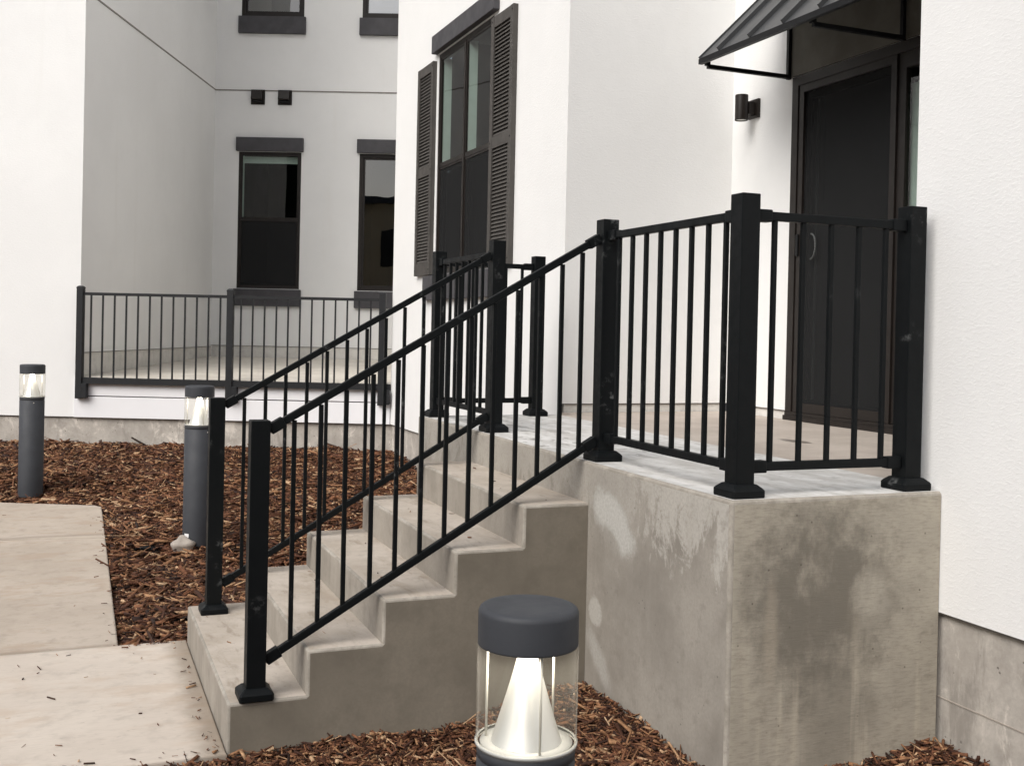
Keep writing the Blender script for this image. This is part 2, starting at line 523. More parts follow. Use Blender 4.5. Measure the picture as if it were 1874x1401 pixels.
M['walk'] = make_walk('walk_concrete', (0.60, 0.535, 0.465), (0.53, 0.465, 0.40))
M['walk_far'] = make_walk('walk_concrete_older', (0.485, 0.42, 0.355), (0.405, 0.345, 0.285))
M['far_floor'] = make_concrete('far_porch_floor', (0.70, 0.66, 0.59), (0.60, 0.555, 0.49), fine=0.4)
M['rail'] = make_black_paint('black_rail_paint', (0.0042, 0.0053, 0.0060), 0.75)
M['rail_far'] = make_plain('dark_grey_rail_paint', (0.016, 0.017, 0.019), 0.55, 0.1, spec=0.3)
M['trim'] = make_plain('charcoal_trim', (0.062, 0.060, 0.066), 0.7, 0.10, 6, 0.3)
M['bronze'] = make_plain('dark_bronze', (0.018, 0.014, 0.012), 0.45, 0.12, 9, spec=0.3)
M['shutter'] = make_plain('brown_grey_shutter', (0.066, 0.060, 0.054), 0.6, 0.10, 8)
M['awning'] = make_plain('charcoal_sheet_metal', (0.050, 0.052, 0.055), 0.45, 0.10, 3, 0.05)
M['awn_dark'] = make_plain('black_bracket_paint', (0.006, 0.006, 0.007), 0.5, 0.1, spec=0.25)
M['bollard'] = make_plain('slate_powder_coat', (0.043, 0.046, 0.053), 0.6, 0.05, 10, 0.15, spec=0.35)
M['fascia'] = make_plain('white_fascia_board', (0.80, 0.80, 0.82), 0.6, 0.02, 2, 0.1)
M['glass'] = make_glass('window_glass', 0.10, (0.80, 0.86, 0.83), wave=0.06)
M['house_glass'] = make_glass('plain_window_glass', 0.06, (0.72, 0.80, 0.76), wave=0.06)
M['door_glass'] = make_glass('door_glass', 0.06, (0.62, 0.72, 0.68), wave=0.04)
M['acrylic'] = make_glass('clear_acrylic', 0.03, (0.955, 0.95, 0.925), rough=0.10, milk=0.03)
M['screen'] = make_screen('insect_screen', (0.024, 0.0245, 0.025), 0.86)
M['blind'] = make_plain('pale_blind', (0.52, 0.55, 0.53), 0.8, 0.05)
M['room'] = make_plain('dim_room', (0.035, 0.036, 0.035), 0.9, 0.1, 2)
M['jamb'] = make_plain('pale_inner_jamb', (0.62, 0.68, 0.65), 0.6, 0.04)
M['dark_line'] = make_plain('dark_joint_and_shadow', (0.09, 0.08, 0.07), 0.9, 0.1)
M['reveal'] = make_plain('shaded_reveal', (0.24, 0.22, 0.20), 0.9, 0.1)
M['soil'] = make_concrete('dark_mulch_soil', (0.040, 0.018, 0.010), (0.018, 0.008, 0.005), fine=1, scale=3)
M['chip'] = make_chip('shredded_bark')
M['ground'] = make_concrete('bare_ground', (0.17, 0.15, 0.125), (0.11, 0.095, 0.08), scale=0.2)
M['reflector'] = make_plain('spun_aluminium', (0.86, 0.86, 0.84), 0.36, 0.02, 5, 0.02, metal=0.70)
M['led'] = make_emit('led_ring', (1.0, 0.92, 0.77), 24.0)
M['lens_ring'] = make_plain('white_lens_ring', (0.82, 0.82, 0.78), 0.35, 0.02)
M['ring_grey'] = make_plain('grey_base_ring', (0.42, 0.42, 0.41), 0.4, 0.05)
M['steel'] = make_plain('pale_rod', (0.72, 0.70, 0.64), 0.3, 0.05, metal=0.2)
M['sticker'] = make_plain('white_sticker', (0.82, 0.82, 0.82), 0.5, 0.01)
M['stone'] = make_concrete('pale_stone', (0.46, 0.41, 0.36), (0.34, 0.30, 0.26), scale=4)
M['frosted'] = make_plain('frosted_lens', (0.62, 0.62, 0.58), 0.6, 0.03)
M['fabric'] = make_plain('black_weed_fabric', (0.012, 0.012, 0.013), 0.8, 0.2)
M['handle'] = make_plain('grey_pull', (0.085, 0.090, 0.088), 0.35, 0.05)

# ------------------------------------------------------------------ object helpers
WLOC = {}
def empty(name, loc, label, cat, group=None):
    o = bpy.data.objects.new(name, None)
    o.empty_display_size = 0.2
    C.objects.link(o)
    o.location = loc
    WLOC[o.name] = Vector(loc)
    o['label'] = label
    o['category'] = cat
    if group:
        o['group'] = group
    return o

def tag(o, label, cat=None, group=None, kind=None):
    o['label'] = label
    if cat: o['category'] = cat
    if group: o['group'] = group
    if kind: o['kind'] = kind
    return o

def new_obj(name, mesh, parent=None, loc=(0, 0, 0), rotz=0.0):
    o = bpy.data.objects.new(name, mesh)
    C.objects.link(o)
    WLOC[o.name] = Vector(loc)
    if parent is not None:
        o.parent = parent
        o.location = Vector(loc) - WLOC[parent.name]
    else:
        o.location = loc
    o.rotation_euler = (0, 0, rotz)
    return o

def mesh_from_bm(name, bm, mats):
    bmesh.ops.recalc_face_normals(bm, faces=bm.faces[:])
    me = bpy.data.meshes.new(name)
    bm.to_mesh(me)
    bm.free()
    for m in (mats if isinstance(mats, (list, tuple)) else [mats]):
        me.materials.append(m)
    return me

def put(name, bm, mats, parent=None, origin=None, smooth=False):
    """links a bmesh given in world coordinates as ONE object with its origin at its base"""
    vs = [v.co.copy() for v in bm.verts]
    if origin is None:
        lo = Vector((min(v.x for v in vs), min(v.y for v in vs), min(v.z for v in vs)))
        hi = Vector((max(v.x for v in vs), max(v.y for v in vs), max(v.z for v in vs)))
        origin = Vector(((lo.x + hi.x) / 2, (lo.y + hi.y) / 2, lo.z))
    bmesh.ops.translate(bm, verts=bm.verts[:], vec=-origin)
    me = mesh_from_bm(name, bm, mats)
    if smooth:
        for p in me.polygons:
            p.use_smooth = True
    return new_obj(name, me, parent, origin)

def bx(bm, x0, x1, y0, y1, z0, z1, f=None, mi=0):
    """a box; f maps (x, y, z) to the world"""
    f = f or (lambda x, y, z: Vector((x, y, z)))
    vs = [bm.verts.new(f(x, y, z)) for x in (x0, x1) for y in (y0, y1) for z in (z0, z1)]
    out = []
    for q in ((0, 1, 3, 2), (4, 6, 7, 5), (0, 4, 5, 1), (2, 3, 7, 6), (0, 2, 6, 4), (1, 5, 7, 3)):
        fc = bm.faces.new([vs[i] for i in q])
        fc.material_index = mi
        out.append(fc)
    return vs, out

def bevel_all(bm, off, seg=2, mi=-1):
    bmesh.ops.bevel(bm, geom=bm.edges[:], offset=off, segments=seg, affect='EDGES', profile=0.6, material=mi, clamp_overlap=True)

def box_obj(name, dims, mat, parent, f=None, bev=0.0, seg=1):
    bm = bmesh.new()
    bx(bm, *dims, f=f)
    if bev:
        bmesh.ops.recalc_face_normals(bm, faces=bm.faces[:])
        bevel_all(bm, bev, seg)
    return put(name, bm, mat, parent)

def bar(bm, p, q, w, h, up=Vector((0, 0, 1)), mi=0):
    p, q = Vector(p), Vector(q)
    d = (q - p).normalized()
    s = d.cross(up)
    if s.length < 1e-4:
        s = Vector((1, 0, 0))
    s.normalize()
    u = s.cross(d).normalized()
    a = [bm.verts.new(c + s * sx * w / 2 + u * uz * h / 2) for c in (p, q) for sx, uz in ((-1, -1), (1, -1), (1, 1), (-1, 1))]
    for f4 in ((0, 1, 2, 3), (7, 6, 5, 4), (0, 4, 5, 1), (1, 5, 6, 2), (2, 6, 7, 3), (3, 7, 4, 0)):
        fc = bm.faces.new([a[i] for i in f4])
        fc.material_index = mi

def tube(bm, p, q, r, n=12, r2=None, mi=0, caps=True):
    p, q = Vector(p), Vector(q)
    d = (q - p).normalized()
    s = d.orthogonal().normalized()
    u = d.cross(s)
    r2 = r if r2 is None else r2
    A = [bm.verts.new(p + (s * math.cos(t) + u * math.sin(t)) * r) for t in [2 * math.pi * i / n for i in range(n)]]
    B = [bm.verts.new(q + (s * math.cos(t) + u * math.sin(t)) * r2) for t in [2 * math.pi * i / n for i in range(n)]]
    for i in range(n):
        j = (i + 1) % n
        fc = bm.faces.new((A[i], A[j], B[j], B[i]))
        fc.smooth = True
        fc.material_index = mi
    if caps:
        bm.faces.new(A[::-1]).material_index = mi
        bm.faces.new(B).material_index = mi

def lathe(bm, prof, cx=0, cy=0, n=48, close_ends=True):
    """prof: list of (radius, z), bottom to top"""
    rings = []
    for r, z in prof:
        if r < 1e-6:
            rings.append([bm.verts.new((cx, cy, z))])
        else:
            rings.append([bm.verts.new((cx + r * math.cos(2 * math.pi * i / n), cy + r * math.sin(2 * math.pi * i / n), z)) for i in range(n)])
    for a, b in zip(rings, rings[1:]):
        for i in range(n):
            j = (i + 1) % n
            if len(a) == 1 and len(b) == 1:
                continue
            if len(a) == 1:
                fc = bm.faces.new((a[0], b[j], b[i]))
            elif len(b) == 1:
                fc = bm.faces.new((a[i], a[j], b[0]))
            else:
                fc = bm.faces.new((a[i], a[j], b[j], b[i]))
            fc.smooth = True

# ------------------------------------------------------------------ mulch relief
def path_z(y):
    return GZ + 0.020 * np.clip(y - 2.55, 0, 10)

def bed_z(x, y):
    x = np.asarray(x, float); y = np.asarray(y, float)
    d = (x - C0.x) * WN.x + (y - C0.y) * WN.y                    # metres in front of the wing
    rear = -0.725 - 0.088 * np.clip(d, 0, 4.0)
    # it drops to just under the walk along the walk's edge and the flight
    e1 = np.clip((x + 1.76) / 0.75, 0, 1)
    e2 = np.clip((y - 6.5 + 0.42 * (x + 1.76)) / 0.9, 0, 1)
    k = np.maximum(e1, e2); k = k * k * (3 - 2 * k)
    low = path_z(y) - 0.045
    rear = low + (rear - low) * k
    t = np.clip((y - 2.6) / 1.6, 0, 1); t = t * t * (3 - 2 * t)
    rear = -1.055 + (rear + 1.055) * t
    u = np.clip((x + 0.75) / 0.75, 0, 1); u = u * u * (3 - 2 * u)
    front = -1.055 + 0.115 * u + 0.05 * np.clip((x - 0.55) / 0.35, 0, 1)
    z = np.where(y > 2.0, rear, front)
    return z + 0.012 * np.sin(3.1 * x + 1.3 * y) * np.sin(2.3 * y - 1.1 * x) + 0.008 * np.sin(9.0 * x + 4) * np.sin(8.0 * y)

# ------------------------------------------------------------------ the ground
def build_ground():
    bm = bmesh.new()
    s = 220
    vs = [bm.verts.new((x, y, -1.16)) for x, y in ((-s, -s), (s, -s), (s, s), (-s, s))]
    bm.faces.new(vs)
    o = put('ground', bm, M['ground'], origin=Vector((0, 0, -1.16)))
    tag(o, 'bare brown ground stretching beyond the planting beds', kind='structure')
    # bed soil as two relief sheets
    for nm, (xa, xb, ya, yb), lab in (('planting_bed', (-7.0, 1.04, 2.56, 11.6), 'dark soil of the bed behind the steps'),
                                      ('planting_bed', (-4.6, 0.87, -4.5, 1.04), 'dark soil of the bed in front of the steps')):
        nx, ny = int((xb - xa) / 0.11) + 1, int((yb - ya) / 0.11) + 1
        X, Y = np.meshgrid(np.linspace(xa, xb, nx), np.linspace(ya, yb, ny), indexing='ij')
        Z = bed_z(X, Y) - 0.018
        vs = np.stack([X, Y, Z], -1).reshape(-1, 3)
        idx = np.arange(nx * ny).reshape(nx, ny)
        f = np.stack([idx[:-1, :-1], idx[1:, :-1], idx[1:, 1:], idx[:-1, 1:]], -1).reshape(-1, 4)
        # the sheet never runs under the walk slabs
        cx, cy = vs[f].mean(1)[:, 0], vs[f].mean(1)[:, 1]
        keep = ~((cx < -1.80) & (cy < 6.3) & (cy > 2.0))
        me = bpy.data.meshes.new(nm)
        me.from_pydata(vs.tolist(), [], f[keep].tolist())
        me.materials.append(M['soil'])
        for p in me.polygons: p.use_smooth = True
        o = new_obj(nm, me)
        tag(o, lab, kind='structure')

def chips_mesh(name, x, y, z, L, Wd, Th, tilt_sd):
    n = len(x)
    # a splinter: eight corners, narrower at one end, a little skewed
    base = np.array([[-.5, -.5, -.5], [-.5, .5, -.5], [.5, .5, -.5], [.5, -.5, -.5], [-.5, -.5, .5], [-.5, .5, .5], [.5, .5, .5], [.5, -.5, .5]])
    V = np.repeat(base[None], n, 0)
    t0 = rng.uniform(0.25, 1.0, n); t1 = rng.uniform(0.25, 1.1, n)
    sc = np.where(base[None, :, 0] < 0, t0[:, None], t1[:, None])
    V[:, :, 1] *= sc
    V[:, :, 1] += (rng.uniform(-0.35, 0.35, n)[:, None]) * (V[:, :, 0] * 2)
    bend = rng.normal(0, 0.5, n)[:, None]
    V = V * np.stack([L, Wd, Th], -1)[:, None, :]
    V[:, :, 2] += bend * np.abs(base[None, :, 0]) * Th[:, None]
    V += rng.normal(0, 0.06, V.shape) * Wd[:, None, None]
    yaw = rng.uniform(0, 2 * math.pi, n); pit = rng.normal(0, tilt_sd, n); rol = rng.normal(0, 0.6, n)
    cy, sy = np.cos(yaw), np.sin(yaw); cp, sp = np.cos(pit), np.sin(pit); cr, sr = np.cos(rol), np.sin(rol)
    Rr = np.zeros((n, 3, 3))
    Rr[:, 0, 0] = cy * cp; Rr[:, 0, 1] = cy * sp * sr - sy * cr; Rr[:, 0, 2] = cy * sp * cr + sy * sr
    Rr[:, 1, 0] = sy * cp; Rr[:, 1, 1] = sy * sp * sr + cy * cr; Rr[:, 1, 2] = sy * sp * cr - cy * sr
    Rr[:, 2, 0] = -sp; Rr[:, 2, 1] = cp * sr; Rr[:, 2, 2] = cp * cr
    V = np.einsum('nij,nkj->nki', Rr, V) + np.stack([x, y, z], -1)[:, None, :]
    V = V.reshape(-1, 3)
    q = np.array([[0, 1, 2, 3], [7, 6, 5, 4], [0, 4, 5, 1], [1, 5, 6, 2], [2, 6, 7, 3], [3, 7, 4, 0]])
    F = (q[None] + (np.arange(n) * 8)[:, None, None]).reshape(-1, 4)
    me = bpy.data.meshes.new(name)
    me.vertices.add(len(V)); me.vertices.foreach_set('co', V.astype(np.float32).ravel())
    me.loops.add(F.size); me.loops.foreach_set('vertex_index', F.astype(np.int32).ravel())
    me.polygons.add(len(F)); me.polygons.foreach_set('loop_start', (np.arange(len(F)) * 4).astype(np.int32))
    me.update(calc_edges=True)
    me.materials.append(M['chip'])
    return me

def in_solid(x, y, pad=0.0):
    d = (x - C0.x) * WN.x + (y - C0.y) * WN.y
    bad = (d < 0.0) & (y > 6)
    bad |= (x > WX - 0.01) & (y > 3.4)
    bad |= (x > LX - 0.01) & (y < 1)
    bad |= (x > -5 * T_ + 0.0 - pad) & (x < 2) & (y > S0 - pad) & (y < S1 + pad)
    bad |= (x > 0 - pad) & (y > 0 - pad) & (y < YF + pad)
    bad |= (x < -1.765 + 0.01) & (y > 2.5) & (y < 6.45 - 0.42 * (x + 1.76))
    bad |= (x < -1.45) & (y > 1.02) & (y < 2.56)
    return bad

def build_mulch():
    # bed behind the steps
    n = 150000
    x = rng.uniform(-5.6, 1.05, n); y = rng.uniform(2.57, 11.3, n)
    keep = ~in_solid(x, y)
    # only where the picture can see it, with a margin
    keep &= (x > -2.75 - 0.33 * (y - 3.0))
    x, y = x[keep], y[keep]
    n = len(x)
    L = np.clip(rng.lognormal(math.log(0.068), 0.58, n), 0.014, 0.24)
    Wd = np.clip(rng.lognormal(math.log(0.0128), 0.50, n), 0.003, 0.036)
    Th = np.clip(Wd * rng.uniform(0.25, 0.7, n), 0.002, 0.012)
    big = rng.uniform(0, 1, n) < 0.012
    L[big] *= 1.9; Wd[big] *= 1.5
    z = bed_z(x, y) + rng.uniform(-0.014, 0.022, n) + np.where(big, 0.010, 0) + 0.016 * np.sin(5.3 * x + 2 * y) * np.sin(4.1 * y - 3 * x)
    o = new_obj('bark_mulch', chips_mesh('bark_mulch', x, y, z, L, Wd, Th, 0.22))
    tag(o, 'shredded brown bark mulch covering the bed between walkway and far wall', kind='stuff')
    # bed in front of the steps, seen close up
    n = 80000
    x = rng.uniform(-2.3, 0.88, n); y = rng.uniform(-1.4, 1.05, n)
    keep = ~in_solid(x, y)
    near = (x + y * 0.5 > -1.7)
    keep &= near | (rng.uniform(0, 1, len(x)) < 0.4)
    x, y = x[keep], y[keep]
    n = len(x)
    L = np.clip(rng.lognormal(math.log(0.044), 0.55, n), 0.010, 0.16)
    Wd = np.clip(rng.lognormal(math.log(0.0068), 0.5, n), 0.0018, 0.022)
    Th = np.clip(Wd * rng.uniform(0.25, 0.8, n), 0.001, 0.008)
    # it piles up against the concrete
    wall = np.minimum.reduce([np.where(x > -0.02, np.abs(y), 9), np.where((x < 0) & (y > 0), np.abs(S0 - y), 9), np.where(y > 0, np.abs(x), 9)])
    z = bed_z(x, y) + rng.uniform(-0.012, 0.016, n) + 0.014 * np.exp(-wall / 0.05)
    o = new_obj('bark_mulch', chips_mesh('bark_mulch', x, y, z, L, Wd, Th, 0.33))
    tag(o, 'shredded brown bark mulch in the bed before the steps and landing', kind='stuff')
    # stray splinters on the walk and the steps
    pts = []
    for _ in range(46):
        pts.append((rng.uniform(-3.2, -1.5), rng.uniform(1.1, 2.5), GZ + 0.004))
    for _ in range(26):
        pts.append((rng.normal(-1.50, 0.018), rng.uniform(1.08, 2.5), GZ + 0.006))
    for _ in range(9):
        yy = rng.uniform(2.7, 6.2)
        pts.append((rng.uniform(-3.4, -1.85), yy, float(path_z(yy)) + 0.004))
    for _ in range(22):                                   # spilled over the slab edges
        yy = rng.uniform(2.6, 6.3)
        pts.append((-1.775 - abs(rng.normal(0, 0.035)), yy, float(path_z(yy)) + 0.005))
    for _ in range(40):
        pts.append((rng.uniform(-2.6, -1.47), 1.04 + abs(rng.normal(0, 0.03)), GZ + 0.005))
    for _ in range(22):
        pts.append((rng.uniform(-1.75, -1.47), 2.54 - abs(rng.normal(0, 0.03)), GZ + 0.005))
    for k in (1, 2, 3, 4, 5):
        for _ in range(4):
            pts.append((-k * T_ + rng.uniform(0.05, 0.28), rng.uniform(S0 + 0.04, S1 - 0.05), -k * R_ + 0.003))
    P = np.array(pts)
    n = len(P)
    L = np.clip(rng.lognormal(math.log(0.021), 0.55, n), 0.007, 0.07)
    Wd = np.clip(rng.lognormal(math.log(0.0042), 0.4, n), 0.002, 0.011)
    o = new_obj('bark_litter', chips_mesh('bark_litter', P[:, 0], P[:, 1], P[:, 2], L, Wd, Wd * 0.5, 0.04))
    tag(o, 'stray bark splinters scattered over walkway and treads', kind='stuff')

# ------------------------------------------------------------------ the walk
def build_walk():
    root = bpy.data.objects.new('walkway', None)
    C.objects.link(root)
    root.location = (-2.4, 2.5, GZ)
    WLOC[root.name] = Vector(root.location)
    tag(root, 'pale concrete walkway turning from the foot of the steps along the bed', kind='structure')
    def slab(poly, mat, dz=0.0, z=None):
        bm = bmesh.new()
        zz = lambda x, y: (float(path_z(y)) if z is None else z) + dz
        top = [bm.verts.new((x, y, zz(x, y))) for x, y in poly]
        bot = [bm.verts.new((x, y, zz(x, y) - 0.13)) for x, y in poly]
        bm.faces.new(top); bm.faces.new(bot[::-1])
        n = len(poly)
        for i in range(n):
            j = (i + 1) % n
            bm.faces.new((top[i], bot[i], bot[j], top[j]))
        bmesh.ops.recalc_face_normals(bm, faces=bm.faces[:])
        te = [e for e in bm.edges if e.verts[0] in top and e.verts[1] in top]
        bmesh.ops.bevel(bm, geom=te, offset=0.010, segments=3, affect='EDGES', profile=0.5)
        return put('slab', bm, mat, root)
    slab([(-5.4, 1.03), (-1.452, 1.03), (-1.452, 2.552), (-5.4, 2.552)], M['walk'])
    slab([(-3.30, 2.566), (-1.768, 2.566), (-1.760, 5.10), (-3.30, 5.30)], M['walk_far'], dz=-0.004)
    # the far slab turns off to the left, parallel with the wing
    x0, y0 = -1.757, 6.36
    slab([(-3.30, 5.312), (-1.760, 5.112), (x0, y0 - 0.06), (x0 - 0.05, y0 + 0.015), (-3.30, y0 + 0.424 * 1.50), (-6.4, y0 + 0.424 * 4.6), (-6.4, 6.9), (-4.2, 5.9)], M['walk_far'])

# ------------------------------------------------------------------ steps and landing
def build_steps():
    root = empty('concrete_steps', (-0.3, 1.6, GZ), 'grey concrete stoop of five steps climbing to a landing beside the door', 'steps')
    # landing block: plan outline extruded, its edges worn round
    poly = [(0, 0), (LX - 0.003, 0), (LX - 0.003, YW + 0.003), (0.930, YW + 0.003), (0.930, YF), (0, YF)]
    bm = bmesh.new()
    top = [bm.verts.new((x, y, 0)) for x, y in poly]
    bot = [bm.verts.new((x, y, -1.3)) for x, y in poly]
    ft = bm.faces.new(top); ft.material_index = 2
    n = len(poly)
    for i in range(n):
        j = (i + 1) % n
        f = bm.faces.new((top[i], bot[i], bot[j], top[j]))
        f.material_index = 1 if i == 0 else 0
    bmesh.ops.recalc_face_normals(bm, faces=bm.faces[:])
    es = []
    for e in bm.edges:
        a, b = e.verts
        m = (a.co + b.co) / 2
        if a in top and b in top and (abs(m.x) < 1e-4 or abs(m.y) < 1e-4 or abs(m.y - YF) < 1e-4): es.append(e)
        if abs(a.co.x) < 1e-4 and abs(b.co.x) < 1e-4 and abs(a.co.y) < 1e-4 and abs(b.co.y) < 1e-4: es.append(e)
    bmesh.ops.bevel(bm, geom=es, offset=0.014, segments=3, affect='EDGES', profile=0.55, material=3)
    put('landing', bm, [M['block_left'], M['block_front'], M['landing_top'], M['edge']], root)
    # five steps, each a slab reaching back under the next
    for k in range(1, 6):
        x0, xm = -k * T_, -(k - 1) * T_
        zt, zb = -k * R_, (-(k + 1) * R_ if k < 5 else -1.3)
        xe = -0.0005
        bm = bmesh.new()
        V = lambda x, y, z: bm.verts.new((x, y, z))
        a0, a1 = V(x0, S0, zt), V(x0, S1, zt)
        m0, m1 = V(xm if k > 1 else xe, S0, zt), V(xm if k > 1 else xe, S1, zt)
        b0, b1 = V(x0, S0, zb), V(x0, S1, zb)
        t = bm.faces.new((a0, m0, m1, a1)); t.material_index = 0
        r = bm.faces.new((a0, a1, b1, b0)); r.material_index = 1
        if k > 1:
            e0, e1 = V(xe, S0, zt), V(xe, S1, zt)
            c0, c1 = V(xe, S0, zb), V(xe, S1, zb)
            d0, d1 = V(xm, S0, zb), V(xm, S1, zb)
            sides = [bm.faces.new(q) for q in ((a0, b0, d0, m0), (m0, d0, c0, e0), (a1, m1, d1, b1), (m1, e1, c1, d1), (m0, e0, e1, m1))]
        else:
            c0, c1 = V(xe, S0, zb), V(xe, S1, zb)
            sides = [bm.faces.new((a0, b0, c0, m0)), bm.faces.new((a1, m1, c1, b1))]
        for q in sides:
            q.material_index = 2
        bmesh.ops.recalc_face_normals(bm, faces=bm.faces[:])
        want = [(a0, a1), (a0, m0), (a1, m1), (a0, b0), (a1, b1)]
        es = [e for e in bm.edges if any(set(e.verts) == set(w) for w in want)]
        bmesh.ops.bevel(bm, geom=es, offset=0.011, segments=3, affect='EDGES', profile=0.55, material=3)
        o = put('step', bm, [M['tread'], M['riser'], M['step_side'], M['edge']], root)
        if k == 5: o['label'] = 'lowest step carrying both end posts'
    # the older slab between landing and door
    bm = bmesh.new()
    poly = [(0.940, YW + 0.003), (DX - 0.004, YW + 0.003), (DX - 0.004, YA - 0.004), (WX + 0.004, YA - 0.004), (WX + 0.004, YF), (0.940, YF)]
    tp = [bm.verts.new((x, y, -0.004)) for x, y in poly]
    bt = [bm.verts.new((x, y, -0.5)) for x, y in poly]
    bm.faces.new(tp)
    for i in range(6):
        bm.faces.new((tp[i], bt[i], bt[(i + 1) % 6], tp[(i + 1) % 6]))
    bmesh.ops.recalc_face_normals(bm, faces=bm.faces[:])
    bmesh.ops.bevel(bm, geom=[e for e in bm.edges if e.verts[0] in tp and e.verts[1] in tp and max(e.verts[0].co.x, e.verts[1].co.x) < 0.95], offset=0.008, segments=2, affect='EDGES')
    o = put('porch_slab', bm, M['porch_slab'], root)
    o['label'] = 'pinkish older slab in front of the door with a small damp mark'

# ------------------------------------------------------------------ railings
PW = 0.0715
_cache = {}
def post_mesh(h, w, mat, cap=0.0):
    key = ('post', round(h, 4), w, mat.name, cap)
    if key not in _cache:
        bm = bmesh.new()
        bx(bm, -w / 2, w / 2, -w / 2, w / 2, 0, h)
        bmesh.ops.recalc_face_normals(bm, faces=bm.faces[:])
        bevel_all(bm, 0.0035, 2)
        if cap:
            r = w / 2 - 0.002
            prev = None
            for i, (rr, z) in enumerate(((r + 0.004, h), (r + 0.004, h + cap * 0.35), (r * 0.8, h + cap * 0.8), (r * 0.35, h + cap))):
                ring = [bm.verts.new((sx * rr, sy * rr, z)) for sx, sy in ((-1, -1), (1, -1), (1, 1), (-1, 1))]
                if prev:
                    for a in range(4):
                        bm.faces.new((prev[a], prev[(a + 1) % 4], ring[(a + 1) % 4], ring[a]))
                prev = ring
            bm.faces.new(prev)
        _cache[key] = mesh_from_bm('post', bm, mat)
    return _cache[key]

def flange_mesh(mat):
    if 'flange' not in _cache:
        bm = bmesh.new()
        prev = None
        for r, z in ((0.062, 0.0), (0.0635, 0.004), (0.0635, 0.024), (0.058, 0.031), (0.044, 0.043), (PW / 2 + 0.001, 0.045)):
            c = r * 0.90
            ring = [bm.verts.new(p + (z,)) for p in ((-c, -r), (c, -r), (r, -c), (r, c), (c, r), (-c, r), (-r, c), (-r, -c))]
            if prev:
                for a in range(8):
                    bm.faces.new((prev[a], prev[(a + 1) % 8], ring[(a + 1) % 8], ring[a]))
            prev = ring
        _cache['flange'] = mesh_from_bm('base_plate', bm, mat)
    return _cache['flange']

def baluster_mesh(h, w, mat):
    key = ('bal', round(h, 4), w, mat.name)
    if key not in _cache:
        bm = bmesh.new()
        bx(bm, -w / 2, w / 2, -w / 2, w / 2, 0, h)
        bmesh.ops.recalc_face_normals(bm, faces=bm.faces[:])
        bevel_all(bm, 0.0016, 1)
        _cache[key] = mesh_from_bm('baluster', bm, mat)
    return _cache[key]

def rail_obj(p, q, parent, w=0.027, h=0.030, mat=None, brackets=True):
    p, q = Vector(p), Vector(q)
    bm = bmesh.new()
    d = (q - p).normalized()
    bar(bm, p, q, w, h)
    bmesh.ops.recalc_face_normals(bm, faces=bm.faces[:])
    bevel_all(bm, 0.004, 2)
    o = put('rail', bm, mat or M['rail'], parent)
    if brackets:
        for e, s in ((p, 1), (q, -1)):
            bm = bmesh.new()
            bar(bm, e + d * s * 0.002, e + d * s * 0.062, w + 0.010, h + 0.012)
            bmesh.ops.recalc_face_normals(bm, faces=bm.faces[:])
            bevel_all(bm, 0.004, 2)
            put('bracket', bm, mat or M['rail'], o)
    return o

def post(root, x, y, zb, h, plate=True, tilt=0.0):
    o = new_obj('post', post_mesh(h, PW, M['rail']), root, (x, y, zb))
    o.rotation_euler = (tilt, 0, 0)
    if plate:
        new_obj('base_plate', flange_mesh(M['rail']), o, (x, y, zb))
    return o

def level_run(root, a, b, n, zt=0.945, zb=0.098):
    """rails and balusters between two posts on the landing"""
    a, b = Vector((*a, 0)), Vector((*b, 0))
    d = (b - a).normalized()
    p, q = a + d * PW / 2, b - d * PW / 2
    rail_obj(p + Vector((0, 0, zt)), q + Vector((0, 0, zt)), root)
    rail_obj(p + Vector((0, 0, zb)), q + Vector((0, 0, zb)), root)
    z0, z1 = zb + 0.012, zt - 0.012
    for i in range(n):
        c = a.lerp(b, (i + 1) / (n + 1))
        new_obj('baluster', baluster_mesh(z1 - z0, 0.0165, M['rail']), root, (c.x, c.y, z0))

def stair_run(root, y, xs):
    up = 0.0862
    x_hi, x_lo = up - PW / 2, -5 * T_ + 0.104 + PW / 2
    zt = lambda x: 0.936 + (x - x_hi) * 0.5785
    zb = lambda x: 0.086 + (x - x_hi) * 0.5885
    rail_obj((x_lo, y, zt(x_lo)), (x_hi, y, zt(x_hi)), root, h=0.029)
    rail_obj((x_lo, y, zb(x_lo)), (x_hi, y, zb(x_hi)), root, h=0.029)
    for x in xs:
        z0 = zb(x) + 0.004
        z1 = zt(x - 0.0085) - 0.0150
        o = new_obj('baluster', baluster_mesh(round(z1 - z0, 3), 0.0165, M['rail']), root, (x, y, z0))

